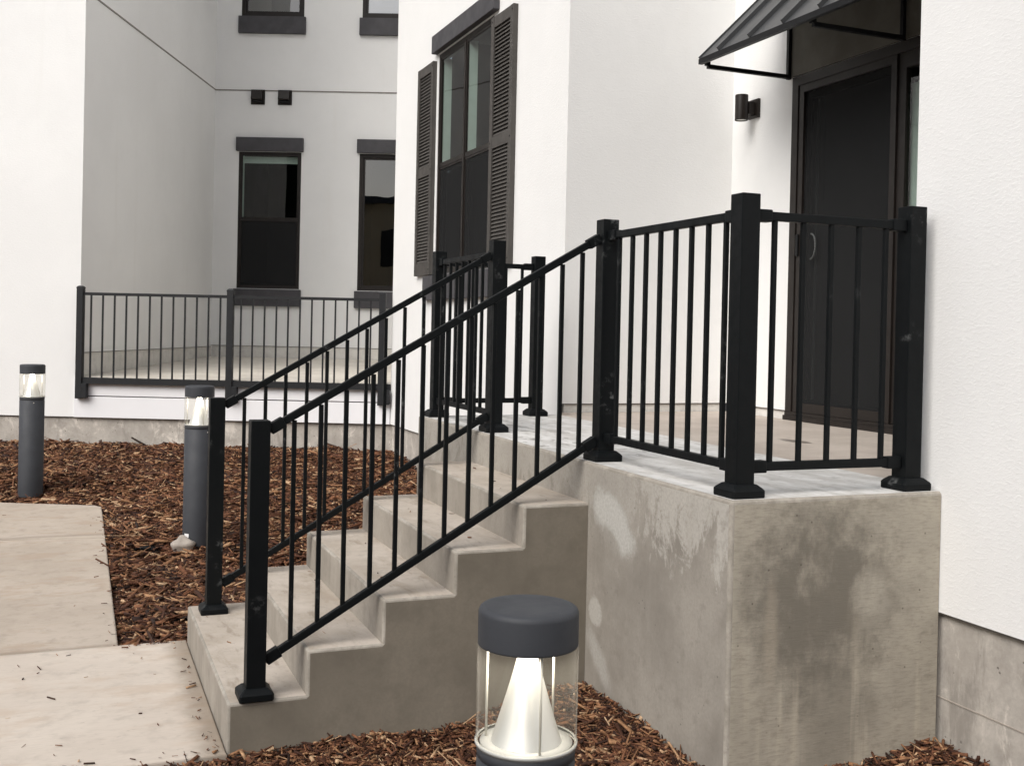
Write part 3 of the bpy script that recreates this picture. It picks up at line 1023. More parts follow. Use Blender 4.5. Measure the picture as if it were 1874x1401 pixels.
def build_railings():
    i = 0.0862
    x7 = -5 * T_ + 0.104
    xs = [-1.229, -1.128, -1.031, -0.926, -0.827, -0.726, -0.625, -0.527, -0.428, -0.327, -0.228, -0.131, -0.040]
    xs = [x + 0.012 for x in xs]
    # the near one: up the flight and round the corner of the landing
    near = empty('stair_railing', (x7, 1.1004, -5 * R_), 'nearer black railing of the steps, turning round the landing corner', 'railing', 'black railings of the stoop')
    post(near, x7, 1.1004, -5 * R_, 1.035)
    post(near, i, 1.1004, 0, 1.014)
    post(near, i, i, 0, 1.014)
    post(near, LX - i, i, 0, 1.014)
    stair_run(near, 1.1004, xs)
    level_run(near, (i, 1.1004), (i, i), 8)
    level_run(near, (i, i), (LX - i, i), 5)
    # the far one: up the other side and back to the window wall
    far = empty('stair_railing', (x7, 2.3837, -5 * R_), 'farther black metal railing along the bed side of the steps, ending by the shuttered window', 'railing', 'black railings of the stoop')
    post(far, x7, 2.3837, -5 * R_, 1.035)
    post(far, i, 2.3837, 0, 1.014)
    yf = YF - 0.0865
    post(far, i, yf, 0, 1.014)
    post(far, 0.7475, yf, 0, 1.014)
    stair_run(far, 2.3837, xs)
    level_run(far, (i, 2.3837), (i, yf), 8)
    level_run(far, (i, yf), (0.7475, yf), 5)

    # porch railing of the far wing, fixed to the face of the slab
    D = 0.05
    pr = empty('porch_railing', wing(-3.2, D, -0.26), 'long dark grey railing closing off the recessed porch of the far wing', 'railing')
    rz = -AW
    for s in (-3.215, -1.662, -0.094):
        w = 0.066
        o = new_obj('post', post_mesh(1.135, w, M['rail_far'], 0.028), pr, wing(s, D, -0.258), rz)
        new_obj('mounting_block', _mb(M['rail_far']), o, wing(s + 0.062, D - 0.012, -0.250), rz).rotation_euler = (0, 0, 0)
    for s0, s1 in ((-3.182, -1.695), (-1.629, -0.127)):
        bm = bmesh.new(); bar(bm, wing(s0, D, 0.822), wing(s1, D, 0.822), 0.030, 0.030)
        put('rail', bm, M['rail_far'], pr)
        bm = bmesh.new(); bar(bm, wing(s0, D, -0.074), wing(s1, D, -0.074), 0.034, 0.060)
        put('rail', bm, M['rail_far'], pr)
    for base in (-3.106, -1.553):
        for k in range(12):
            new_obj('baluster', baluster_mesh(0.862, 0.0165, M['rail_far']), pr, wing(base + 0.1217 * k, D, -0.05), rz)

def _mb(mat):
    if 'mb' not in _cache:
        bm = bmesh.new()
        bx(bm, -0.027, 0.027, -0.03, 0.03, 0, 0.15)
        bmesh.ops.recalc_face_normals(bm, faces=bm.faces[:])
        bevel_all(bm, 0.003, 1)
        bmesh.ops.rotate(bm, verts=bm.verts[:], cent=(0, 0, 0), matrix=Matrix.Rotation(-AW * 0, 3, 'Z'))
        _cache['mb'] = mesh_from_bm('mounting_block', bm, mat)
    return _cache['mb']

# ------------------------------------------------------------------ the building
BLD = empty('apartment_building', (1.2, 6.0, GZ), 'white stucco apartment building with dark windows, black door and a turned far wing', 'building')

def wall_sheet(a, b, z0, z1, holes=(), out=None, mat='stucco', depth=0.10, name='wall'):
    """a stucco wall from plan point a to b; holes are (u0, u1, z0, z1) measured along it; reveals go inwards"""
    a, b = Vector((a[0], a[1], 0)), Vector((b[0], b[1], 0))
    e = (b - a).normalized()
    Ln = (b - a).length
    us = sorted({0.0, Ln, *[h[0] for h in holes], *[h[1] for h in holes]})
    zs = sorted({z0, z1, *[h[2] for h in holes], *[h[3] for h in holes]})
    bm = bmesh.new()
    P = {}
    def v(u, z, d=0.0):
        k = (round(u, 5), round(z, 5), round(d, 5))
        if k not in P:
            P[k] = bm.verts.new(a + e * u - out * d + Vector((0, 0, z)))
        return P[k]
    for i in range(len(us) - 1):
        for j in range(len(zs) - 1):
            cu, cz = (us[i] + us[i + 1]) / 2, (zs[j] + zs[j + 1]) / 2
            if any(h[0] < cu < h[1] and h[2] < cz < h[3] for h in holes):
                continue
            bm.faces.new((v(us[i], zs[j]), v(us[i + 1], zs[j]), v(us[i + 1], zs[j + 1]), v(us[i], zs[j + 1])))
    for h in holes:
        c = [(h[0], h[2]), (h[1], h[2]), (h[1], h[3]), (h[0], h[3])]
        for k in range(4):
            p, q = c[k], c[(k + 1) % 4]
            bm.faces.new((v(*p), v(*q), v(*q, depth), v(*p, depth)))
    # bottom return, so that the sheet reads as thick
    bm.faces.new((v(0, z0), v(Ln, z0), v(Ln, z0, 0.05), v(0, z0, 0.05)))
    # keep the normal on the outside
    bm.normal_update()
    for f in bm.faces:
        if len(f.verts) == 4 and abs(f.normal.dot(out)) > 0.9 and f.normal.dot(out) < 0:
            f.normal_flip()
    me = bpy.data.meshes.new(name)
    org = a + Vector((0, 0, z0))
    bmesh.ops.translate(bm, verts=bm.verts[:], vec=-org)
    bm.to_mesh(me); bm.free()
    me.materials.append(M[mat])
    return new_obj(name, me, BLD, org)

def room(f, u0, u1, z0, z1, d0, d1):
    """a dim room behind an opening; f maps (along, outward, up)"""
    bm = bmesh.new()
    vs, fs = bx(bm, u0, u1, -d1, -d0, z0, z1, f=f)
    # leave the side towards the window open
    def score(fc):
        c = fc.calc_center_median()
        return (c - f((u0 + u1) / 2, -d0, (z0 + z1) / 2)).length
    bm.faces.remove(min(bm.faces, key=score))
    return put('interior', bm, M['room'], BLD)

def sash_window(f, u0, u1, z0, z1, label, split=None, twin=False, blind=None, white=False, pane_mat='house_glass', upper_only=False):
    """single-hung window: frame, two sashes, panes, insect screen; f maps (along, outward, up)"""
    fr = 0.034
    bm = bmesh.new()
    bx(bm, u0, u0 + fr, -0.085, -0.004, z0, z1, f=f)
    bx(bm, u1 - fr, u1, -0.085, -0.004, z0, z1, f=f)
    bx(bm, u0 + fr, u1 - fr, -0.085, -0.004, z1 - fr, z1, f=f)
    bx(bm, u0 + fr, u1 - fr, -0.085, -0.004, z0, z0 + fr, f=f)
    w = put('window', bm, M['bronze'], BLD)
    w['label'] = label
    zm = split if split else (z0 + z1) / 2
    cols = [(u0 + fr, u1 - fr)]
    if twin:
        um = (u0 + u1) / 2
        cols = [(u0 + fr, um - 0.020), (um + 0.020, u1 - fr)]
        box_obj('mullion', (um - 0.020, um + 0.020, -0.085, -0.003, z0 + fr, z1 - fr), M['bronze'], w, f)
    st = 0.022
    for c0, c1 in cols:
        # upper sash
        bm = bmesh.new()
        for d in ((c0, c0 + st, zm, z1 - fr), (c1 - st, c1, zm, z1 - fr), (c0 + st, c1 - st, z1 - fr - st, z1 - fr), (c0 + st, c1 - st, zm, zm + 0.040)):
            bx(bm, d[0], d[1], -0.030, -0.010, d[2], d[3], f=f)
        put('sash', bm, M['bronze'], w)
        bm = bmesh.new()
        q = [bm.verts.new(f(u, -0.017, z)) for u, z in ((c0 + st, zm + 0.040), (c1 - st, zm + 0.040), (c1 - st, z1 - fr - st), (c0 + st, z1 - fr - st))]
        bm.faces.new(q)
        put('pane', bm, M[pane_mat], w)
        # lower sash with the screen in front of it
        bm = bmesh.new()
        zl = zm - 0.004
        for d in ((c0, c0 + st, z0 + fr, zl), (c1 - st, c1, z0 + fr, zl), (c0 + st, c1 - st, zl - 0.03, zl), (c0 + st, c1 - st, z0 + fr, z0 + fr + 0.05)):
            bx(bm, d[0], d[1], -0.066, -0.046, d[2], d[3], f=f)
        put('sash', bm, M['bronze'], w)
        bm = bmesh.new()
        q = [bm.verts.new(f(u, -0.056, z)) for u, z in ((c0 + st, z0 + fr + 0.05), (c1 - st, z0 + fr + 0.05), (c1 - st, zl - 0.03), (c0 + st, zl - 0.03))]
        bm.faces.new(q)
        put('pane', bm, M[pane_mat], w)
        bm = bmesh.new()
        bw = 0.015
        for d in ((c0 + 0.004, c0 + 0.004 + bw, z0 + fr, zl), (c1 - 0.004 - bw, c1 - 0.004, z0 + fr, zl), (c0 + 0.019, c1 - 0.019, zl - bw, zl), (c0 + 0.019, c1 - 0.019, z0 + fr, z0 + fr + bw)):
            bx(bm, d[0], d[1], -0.024, -0.012, d[2], d[3], f=f)
        put('screen_frame', bm, M['bronze'], w)
        bm = bmesh.new()
        q = [bm.verts.new(f(u, -0.017, z)) for u, z in ((c0 + 0.019, z0 + fr + bw), (c1 - 0.019, z0 + fr + bw), (c1 - 0.019, zl - bw), (c0 + 0.019, zl - bw))]
        bm.faces.new(q)
        put('insect_screen', bm, M['screen'], w)
        # pale return of the opening, seen through the glass
        for j0, j1 in ((c0 + 0.001, c0 + st + 0.002), (c1 - st - 0.002, c1 - 0.001)):
            bm = bmesh.new()
            bx(bm, j0, j1, -0.105, -0.032, zm + 0.01, z1 - fr - 0.004, f=f)
            put('inner_jamb', bm, M['jamb'], w)
        if blind:
            bm = bmesh.new()
            zb0 = blind
            n = max(1, int((z1 - 0.05 - zb0) / 0.03))
            for k in range(n):
                zz = z1 - 0.06 - k * (z1 - 0.06 - zb0) / n
                bx(bm, c0 + 0.02, c1 - 0.02, -0.082, -0.070, zz - (z1 - 0.06 - zb0) / n + 0.002, zz, f=f)
            put('blind', bm, M['blind'], w)
    return w

def trim_box(f, u0, u1, z0, z1, proud, name, parent, label=None):
    o = box_obj(name, (u0, u1, -0.004, proud, z0, z1), M['trim'], parent, f, 0.006, 2)
    return o

def build_shell():
    xn = Vector((-1, 0, 0)); yn = Vector((0, -1, 0))
    p = lambda v: (v.x, v.y)
    # far wing: front, recess side, recess back, hidden return
    A1 = wing(-3.24, 0, 0); A0 = wing(-9.5, 0, 0); A2 = wing(-3.24, -4.62, 0); A3 = wing(0.0, -4.62, 0); CC = wing(0, 0, 0)
    wall_sheet(p(A0), p(A1), STZ, TOPZ, out=WN)
    o = wall_sheet(p(A1), p(A2), 0.215, TOPZ, out=WE)
    o['label'] = 'shaded side wall of the recessed porch'
    holes = [(-2.88 + 3.24, -1.965 + 3.24, 1.07, 3.06), (-1.115 + 3.24, -0.20 + 3.24, 1.07, 3.06),
             (-2.88 + 3.24, -1.965 + 3.24, 5.03, 7.02), (-1.115 + 3.24, -0.20 + 3.24, 5.03, 7.02)]
    wall_sheet(p(A2), p(A3), 0.235, TOPZ, holes=holes, out=WN)
    wall_sheet(p(A3), p(CC), -0.05, TOPZ, holes=[(1.2, 3.1, 0.08, 2.24), (1.2, 3.1, 5.03, 7.02)], out=-WE)  # unseen door and window added here to cut light bounced into the recess
    h = lambda u, d, z: wing(-d, -4.62 + u, z)
    for z0, z1, lab in ((0.09, 2.235, 'unseen glass door added to darken the recessed porch'), (5.035, 7.015, 'unseen wide upper window added to darken the return of the recess')):
        bm = bmesh.new()
        for q in ((1.2, 1.27, z0, z1), (3.03, 3.1, z0, z1), (2.12, 2.18, z0, z1)):
            bx(bm, q[0], q[1], -0.09, -0.006, q[2], q[3], f=h)
        for q in ((1.27, 2.12, z0, z0 + 0.08), (2.18, 3.03, z0, z0 + 0.08), (1.27, 2.12, z1 - 0.08, z1), (2.18, 3.03, z1 - 0.08, z1)):
            bx(bm, q[0], q[1], -0.09, -0.006, q[2], q[3], f=h)
        w = put('window', bm, M['bronze'], BLD)
        w['label'] = lab
        for a, b in ((1.27, 2.12), (2.18, 3.03)):
            bm = bmesh.new()
            bm.faces.new([bm.verts.new(h(u, -0.045, z)) for u, z in ((a, z0 + 0.08), (b, z0 + 0.08), (b, z1 - 0.08), (a, z1 - 0.08))])
            put('pane', bm, M['house_glass'], w)
        room(h, 1.0, 3.3, z0 - 0.1, z1 + 0.1, 0.12, 1.2)
    # window wall; opening as seen from outside, measured from the far end
    wall_sheet((WX, 7.85), (WX, YA), STZ, TOPZ, holes=[(7.85 - 6.46, 7.85 - 5.06, 1.03, 3.03)], out=xn)
    wall_sheet((WX, YA), (DX, YA), 0.055, TOPZ, out=yn)
    wall_sheet((DX, YA), (DX, YW), 0.055, TOPZ, holes=[(YA - 2.933, YA - 1.02, 0.055, 2.235)], out=xn)
    wall_sheet((DX, YW), (LX, YW), -0.2, TOPZ, out=Vector((0, 1, 0)))
    wall_sheet((LX, YW), (LX, -5.0), STZ + 0.022, TOPZ, out=xn)
    # flat roof lid, far above the picture
    bm = bmesh.new()
    pts = [A0, A1, A2, A3, CC, Vector((WX, YA, 0)), Vector((DX, YA, 0)), Vector((DX, YW, 0)), Vector((LX, YW, 0)), Vector((LX, -5, 0)), Vector((9, -5, 0)), Vector((9, 18, 0)), Vector((-4, 18, 0))]
    bm.faces.new([bm.verts.new((q.x, q.y, TOPZ)) for q in pts])
    put('roof', bm, M['trim'], BLD)
    # closing walls at the back of the house
    wall_sheet((LX, -5.0), (9, -5.0), -1.1, TOPZ, out=yn)

    # foundation, set back under the stucco
    def found(a, b, out, z1, lab=None, setb=0.022, seam=None):
        a3, b3 = Vector((a[0], a[1], 0)) - out * setb, Vector((b[0], b[1], 0)) - out * setb
        bm = bmesh.new()
        e = (b3 - a3).normalized()
        L = (b3 - a3).length
        f = lambda u, d, z: a3 + e * u + out * d + Vector((0, 0, z))
        bx(bm, 0, L, -0.2, 0, -1.3, z1, f=f)
        o = put('foundation', bm, M['foundation'], BLD)
        if lab: o['label'] = lab
        # dark strip painted as the shadow under the stucco edge
        bm = bmesh.new()
        bx(bm, 0, L, -0.05, setb - 0.004, z1 + 0.003, z1 + 0.010, f=f)
        put('stucco_edge_shadow', bm, M['dark_line'], BLD)
        if seam:
            bm = bmesh.new()
            bx(bm, 0, L, 0.0002, 0.003, seam - 0.002, seam + 0.002, f=f)
            put('form_line', bm, M['stone'], BLD)
        return o
    found(p(A0), p(CC + WE * 0.02), WN, STZ - 0.011)
    found((WX, 7.85), (WX, YA - 0.1), xn, STZ - 0.011)
    found((LX, YW), (LX, -5.0), xn, STZ + 0.011, 'pitted foundation strip at the right with a form line', seam=-0.737)
    # pale strip of foundation showing above the porch slab
    def strip(a, b, out, z0, z1):
        a3, b3 = Vector((a[0], a[1], 0)), Vector((b[0], b[1], 0))
        e = (b3 - a3).normalized(); L = (b3 - a3).length
        f = lambda u, d, z: a3 + e * u + out * d + Vector((0, 0, z))
        bm = bmesh.new()
        bx(bm, 0.004, L - 0.004, -0.1, -0.012, z0, z1 - 0.006, f=f)
        put('base_strip', bm, M['base_strip'], BLD)
        bm = bmesh.new()
        bx(bm, 0.003, L - 0.003, -0.05, -0.002, z1 - 0.006, z1 - 0.0005, f=f)
        put('stucco_edge_shadow', bm, M['dark_line'], BLD)  # dark strip painted as the shadow line at the stucco's foot
    strip((WX + 0.02, YA), (DX, YA), yn, -0.02, 0.055)
    strip((DX, YA), (DX, 2.94), xn, -0.02, 0.055)
    strip(p(A1 + WN * -0.03), p(A2), WE, -0.06, 0.215)
    strip(p(A2), p(A3), WN, 0.0, 0.235)

    # horizontal reveal joints at storey height
    def belt(a, b, out, z=3.95):
        a3, b3 = Vector((a[0], a[1], 0)), Vector((b[0], b[1], 0))
        e = (b3 - a3).normalized(); L = (b3 - a3).length
        f = lambda u, d, z_: a3 + e * u + out * d + Vector((0, 0, z_))
        bm = bmesh.new()
        bx(bm, 0.002, L - 0.002, 0.0003, 0.006, z - 0.009, z + 0.009, f=f)
        put('reveal_joint', bm, M['reveal'], BLD)
    belt(p(A0), p(A1), WN); belt(p(A1), p(A2), WE); belt(p(A2), p(A3), WN)
    belt((WX, 7.85), (WX, YA), xn)

    # far porch: floor slab and two white fascia boards
    bm = bmesh.new()
    f = lambda s, d, z: wing(s, d, z)
    q = [(-3.24, 0.0, -0.035), (-0.0, 0.0, -0.035), (-0.0, -4.61, 0.068), (-3.24, -4.61, 0.068)]
    t = [bm.verts.new(f(*c)) for c in q]
    b = [bm.verts.new(f(c[0], c[1], -0.3)) for c in q]
    bm.faces.new(t)
    for k in range(4):
        bm.faces.new((t[k], b[k], b[(k + 1) % 4], t[(k + 1) % 4]))
    put('porch_floor', bm, M['far_floor'], BLD)
    box_obj('fascia_board', (-3.282, -0.002, 0.002, 0.016, -0.229, -0.040), M['fascia'], BLD, f, 0.003, 1)
    box_obj('fascia_board', (-3.282, -0.002, 0.002, 0.019, STZ - 0.004, -0.239), M['fascia'], BLD, f, 0.003, 1)
    box_obj('edge_flashing', (-3.27, -0.002, 0.002, 0.030, -0.106, -0.040), M['rail_far'], BLD, f, 0.003, 1)
    box_obj('fascia_backing', (-3.27, -0.002, -0.10, 0.001, STZ, -0.05), M['dark_line'], BLD, f)

def build_windows():
    # twin window with shutters in the window wall; u runs along +y from the near side
    f = lambda u, d, z: Vector((WX - d, u, z))
    w = sash_window(f, 5.06, 6.46, 1.03, 3.03, 'twin sash window between louvred shutters beside the stoop', split=2.0, twin=True)
    trim_box(f, 4.95, 6.53, 3.045, 3.205, 0.055, 'header', w)
    trim_box(f, 4.98, 6.68, 0.800, 1.022, 0.050, 'sill', w)
    room(f, 4.7, 6.9, 0.7, 3.3, 0.27, 3.0)
    # shutters: stiles, rails and separate louvres
    def shutter(u0, u1):
        z0, z1 = 1.035, 2.985
        bm = bmesh.new()
        st = 0.062
        bands = ((z0, z0 + 0.115), (1.955, 2.045), (z1 - 0.085, z1))
        bx(bm, u0, u0 + st, 0.002, 0.040, z0, z1, f=f)
        bx(bm, u1 - st, u1, 0.002, 0.040, z0, z1, f=f)
        for a, b in bands:
            bx(bm, u0 + st, u1 - st, 0.002, 0.038, a, b, f=f)
        bx(bm, u0 + st, u1 - st, 0.002, 0.008, z0, z1, f=f)
        s = put('shutter', bm, M['shutter'], BLD)
        me = None
        for a, b in ((bands[0][1], bands[1][0]), (bands[1][1], bands[2][0])):
            n = int(round((b - a) / 0.0300))
            for k in range(n):
                z = a + (k + 0.5) * (b - a) / n
                if me is None:
                    bm = bmesh.new()
                    hw = (u1 - u0) / 2 - st
                    # a blade leaning outwards at its lower edge
                    pr = [(-0.014, 0.010), (-0.029, -0.0125), (-0.033, -0.0105), (-0.019, 0.0135)]
                    A = [bm.verts.new((x, -hw, zz)) for x, zz in pr]
                    B = [bm.verts.new((x, hw, zz)) for x, zz in pr]
                    for i in range(4):
                        bm.faces.new((A[i], A[(i + 1) % 4], B[(i + 1) % 4], B[i]))
                    bm.faces.new(A[::-1]); bm.faces.new(B)
                    me = mesh_from_bm('slat', bm, M['shutter'])
                new_obj('slat', me, s, (WX, (u0 + u1) / 2, z))
        for z in (z1 - 0.035, 2.0, z0 + 0.05):
            for u in (u0 + 0.025, u1 - 0.025):
                bm = bmesh.new()
                tube(bm, f(u, 0.039, z), f(u, 0.043, z), 0.007, 8)
                put('screw', bm, M['awn_dark'], s)
        return s
    shutter(6.515, 6.985)['label'] = 'farther louvred shutter'
    shutter(4.560, 5.025)['label'] = 'nearer louvred shutter'
    # windows at the back of the recessed porch
    g = lambda u, d, z: wing(u, -4.62 + d, z)
    specs = [(-2.88, -1.965, 1.07, 3.06, 2.07, 'left lower window at the back of the porch with a raised blind', 2.90, False),
             (-1.115, -0.20, 1.07, 3.06, None, 'right lower window at the back of the porch mirroring sky and a tan building', None, True),
             (-2.88, -1.965, 5.03, 7.02, 6.03, 'left upper window above the porch', None, True),
             (-1.115, -0.20, 5.03, 7.02, 6.03, 'right upper window above the porch with white slats in place of mirrored sky', 5.06, True)]
    for u0, u1, z0, z1, sp, lab, bl, up in specs:
        if sp is None:
            w = picture_window(g, u0, u1, z0, z1, lab)
        else:
            w = sash_window(g, u0, u1, z0, z1, lab, split=sp, blind=bl, upper_only=up) if z0 < 4 else picture_window(g, u0, u1, z0, z1, lab, bl)
        trim_box(g, u0 - 0.035, u1 + 0.03, z1 + 0.006, z1 + 0.205, 0.055, 'header', w)
        trim_box(g, u0 - 0.035, u1 + 0.03, z0 - 0.255, z0 - 0.008, 0.055, 'sill', w)
        room(g, u0 - 0.2, u1 + 0.15, z0 - 0.2, z1 + 0.2, 0.27, 2.6)

def picture_window(f, u0, u1, z0, z1, label, blind=None):
    """one fixed light in a dark frame"""
    fr = 0.05
    bm = bmesh.new()
    bx(bm, u0, u0 + fr, -0.085, -0.006, z0, z1, f=f)
    bx(bm, u1 - fr, u1, -0.085, -0.006, z0, z1, f=f)
    bx(bm, u0 + fr, u1 - fr, -0.085, -0.006, z1 - fr, z1, f=f)
    bx(bm, u0 + fr, u1 - fr, -0.085, -0.006, z0, z0 + fr, f=f)
    w = put('window', bm, M['bronze'], BLD)
    w['label'] = label
    st = 0.03
    bm = bmesh.new()
    a0, a1, b0, b1 = u0 + fr, u1 - fr, z0 + fr, z1 - fr
    for d in ((a0, a0 + st, b0, b1), (a1 - st, a1, b0, b1), (a0 + st, a1 - st, b1 - st, b1), (a0 + st, a1 - st, b0, b0 + st)):
        bx(bm, d[0], d[1], -0.055, -0.025, d[2], d[3], f=f)
    put('sash', bm, M['bronze'], w)
    bm = bmesh.new()
    q = [bm.verts.new(f(u, -0.042, z)) for u, z in ((a0 + st, b0 + st), (a1 - st, b0 + st), (a1 - st, b1 - st), (a0 + st, b1 - st))]
    bm.faces.new(q)
    put('pane', bm, M['bright_glass'] if blind else M['mirror_glass'], w)
    if blind:
        bm = bmesh.new()
        n = 26
        for k in range(n):
            h = (b1 - blind) / n
            bx(bm, a0 + 0.005, a1 - 0.005, -0.072, -0.060, blind + k * h + 0.003, blind + (k + 1) * h, f=f)
        put('blind', bm, M['sky_white_slats'], w)  # white slats painted in place of the bright sky mirrored by the pane
    return w

def build_door():
    f = lambda u, d, z: Vector((DX - d, u, z))
    u0, u1, z0, z1 = 1.03, 2.930, -0.003, 2.230
    bm = bmesh.new()
    fr = 0.062
    bx(bm, u1 - fr, u1, -0.09, 0.012, z0 + 0.055, z1, f=f)
    bx(bm, u0, u0 + fr, -0.09, 0.012, z0 + 0.055, z1, f=f)
    bx(bm, u0 + fr, u1 - fr, -0.09, 0.012, z1 - fr, z1, f=f)
    d = put('sliding_door', bm, M['bronze'], BLD)
    d['label'] = 'dark bronze sliding glass door with a screen panel, under the awning'
    bm = bmesh.new()
    bx(bm, u0, u1, -0.09, 0.030, z0, z0 + 0.030, f=f)
    bx(bm, u0, u1, -0.09, 0.016, z0 + 0.030, z0 + 0.054, f=f)
    put('threshold', bm, M['bronze'], d)
    def panel(a, b, off, st, name, top=0.09, bot=0.075):
        bm = bmesh.new()
        zb, zt = z0 + 0.056, z1 - fr
        bx(bm, a, a + st, off - 0.035, off, zb, zt, f=f)
        bx(bm, b - st, b, off - 0.035, off, zb, zt, f=f)
        bx(bm, a + st, b - st, off - 0.035, off, zt - top, zt, f=f)
        bx(bm, a + st, b - st, off - 0.035, off, zb, zb + bot, f=f)
        o = put(name, bm, M['bronze'], d)
        return o, (a + st, b - st, zb + bot, zt - top)
    def sheet(q, off, mat, name, par):
        bm = bmesh.new()
        bm.faces.new([bm.verts.new(f(u, off, z)) for u, z in ((q[0], q[2]), (q[1], q[2]), (q[1], q[3]), (q[0], q[3]))])
        return put(name, bm, M[mat], par)
    um = 1.965
    # sliding glass panel, inner track
    o, q = panel(um - 0.05, u1 - fr, -0.044, 0.075, 'door_panel')
    sheet(q, -0.060, 'door_glass', 'pane', d)
    # fixed glass panel
    o, q2 = panel(u0 + fr, um - 0.01, -0.006, 0.06, 'door_panel')
    sheet(q2, -0.022, 'house_glass', 'pane', d)
    # screen panel, outermost over the sliding side
    o, q3 = panel(um - 0.005, u1 - fr - 0.01, 0.006, 0.045, 'screen_panel', 0.05, 0.06)
    sheet(q3, -0.012, 'screen', 'insect_screen', d)
    # pale jamb lining and weather strip seen through the glass
    box_obj('weather_strip', (2.705, 2.716, -0.040, -0.030, 0.14, 2.06), M['jamb_dim'], d, f)
    # pull handle: a bowed bar, and the latch on the jamb side
    bm = bmesh.new()
    prev = None
    pts = [f(2.700 - 0.072 * math.sin(t), 0.012 + 0.020 * math.sin(t), 1.115 - 0.080 * math.cos(t)) for t in [math.pi * k / 14 for k in range(15)]]
    for a, b in zip(pts, pts[1:]):
        tube(bm, a, b, 0.0055, 8)
    put('handle', bm, M['handle'], d, smooth=False)
    box_obj('latch', (2.828, 2.852, 0.008, 0.022, 1.06, 1.20), M['awn_dark'], d, f, 0.003, 1)
    # pale vertical blind slats behind the fixed light
    bm = bmesh.new()
    for k in range(10):
        u = 1.10 + k * 0.085
        bx(bm, u, u + 0.074, -0.065 - 0.012 * (k % 2), -0.055 - 0.012 * (k % 2), 0.07, 2.00, f=f)
    put('blind', bm, M['pale_slats'], d)
    box_obj('transom_panel', (1.0, 2.952, 0.001, 0.009, 2.236, 2.86), M['transom'], BLD, f, 0.002)
    room(f, 0.7, 3.2, -0.1, 2.5, 0.16, 3.0)

def build_roof_awning():
    y0, y1 = 0.98, 2.992
    xb, zb = 1.674, 2.262            # lower edge
    xt, zt = DX - 0.004, 2.262 + (DX - 0.004 - 1.674) * 0.985
    root = empty('awning', (DX, 2.0, 2.25), 'charcoal standing seam metal awning over the sliding door', 'awning')
    d = Vector((xt - xb, 0, zt - zb)).normalized()
    nrm = Vector((-d.z, 0, d.x))
    seams = [2.992, 2.765, 2.437, 2.110, 1.785, 1.460, 1.135, 0.98]
    P = lambda t, y, h: Vector((xb, y, zb + 0.034)) + d * t + nrm * h
    Ls = (Vector((xt, 0, zt)) - Vector((xb, 0, zb))).length
    for a, b in zip(seams, seams[1:]):
        bm = bmesh.new()
        bx(bm, 0.0, Ls, b + 0.001, a - 0.001, -0.004, 0.0, f=lambda t, y, h: P(t, y, h))
        put('roof_panel', bm, M['awning'], root)
    for y in seams[1:-1]:
        bm = bmesh.new()
        bx(bm, -0.002, Ls, y - 0.006, y + 0.006, 0.0005, 0.026, f=lambda t, yy, h: P(t, yy, h))
        put('seam', bm, M['awning'], root)
    # front lip, side edges
    bm = bmesh.new()
    bx(bm, xb - 0.006, xb + 0.022, y0, y1 + 0.004, zb - 0.004, zb + 0.029)
    put('front_edge', bm, M['awn_dark'], root)
    for y in (y1, y0 - 0.006):
        bm = bmesh.new()
        bx(bm, 0.0, Ls - 0.03, y, y + 0.006, -0.036, 0.010, f=lambda t, yy, h: P(t, yy, h))
        put('side_edge', bm, M['awning'], root)
    # wall brackets: an arm, a wall leg
    for y in (2.968, 1.905, 1.02):
        bm = bmesh.new()
        bx(bm, xb + 0.045, DX - 0.030, y - 0.0125, y + 0.0125, zb - 0.030, zb - 0.005)
        bx(bm, DX - 0.029, DX - 0.004, y - 0.0125, y + 0.0125, zb - 0.034, zt - 0.05)
        bx(bm, xb + 0.030, xb + 0.058, y - 0.014, y + 0.014, zb - 0.012, zb + 0.010)
        put('bracket', bm, M['awn_dark'], root)

def build_wall_lamp():
    y = 3.362
    root = empty('wall_lamp', (DX, y, 2.04), 'dark bronze cylinder downlight on the wall left of the door', 'lamp')
    cx = 2.243
    bm = bmesh.new()
    lathe(bm, [(0.0, 2.026), (0.036, 2.026), (0.041, 2.022), (0.041, 2.018), (0.0445, 2.018), (0.0445, 2.021), (0.0445, 2.188), (0.0435, 2.192), (0.040, 2.193), (0.0, 2.193)], cx, y, 32)
    put('shade', bm, M['bronze'], root)
    bm = bmesh.new()
    lathe(bm, [(0.0, 2.0235), (0.036, 2.0235), (0.036, 2.0240)], cx, y, 24)
    put('lens', bm, M['frosted'], root)
    bm = bmesh.new()
    bx(bm, cx + 0.040, DX - 0.020, y - 0.030, y + 0.030, 2.062, 2.148)
    bmesh.ops.recalc_face_normals(bm, faces=bm.faces[:]); bevel_all(bm, 0.004, 2)
    put('arm', bm, M['bronze'], root)
    bm = bmesh.new()
    bx(bm, DX - 0.020, DX - 0.001, y - 0.062, y + 0.062, 2.040, 2.170)
    bmesh.ops.recalc_face_normals(bm, faces=bm.faces[:]); bevel_all(bm, 0.004, 2)
    put('back_plate', bm, M['bronze'], root)

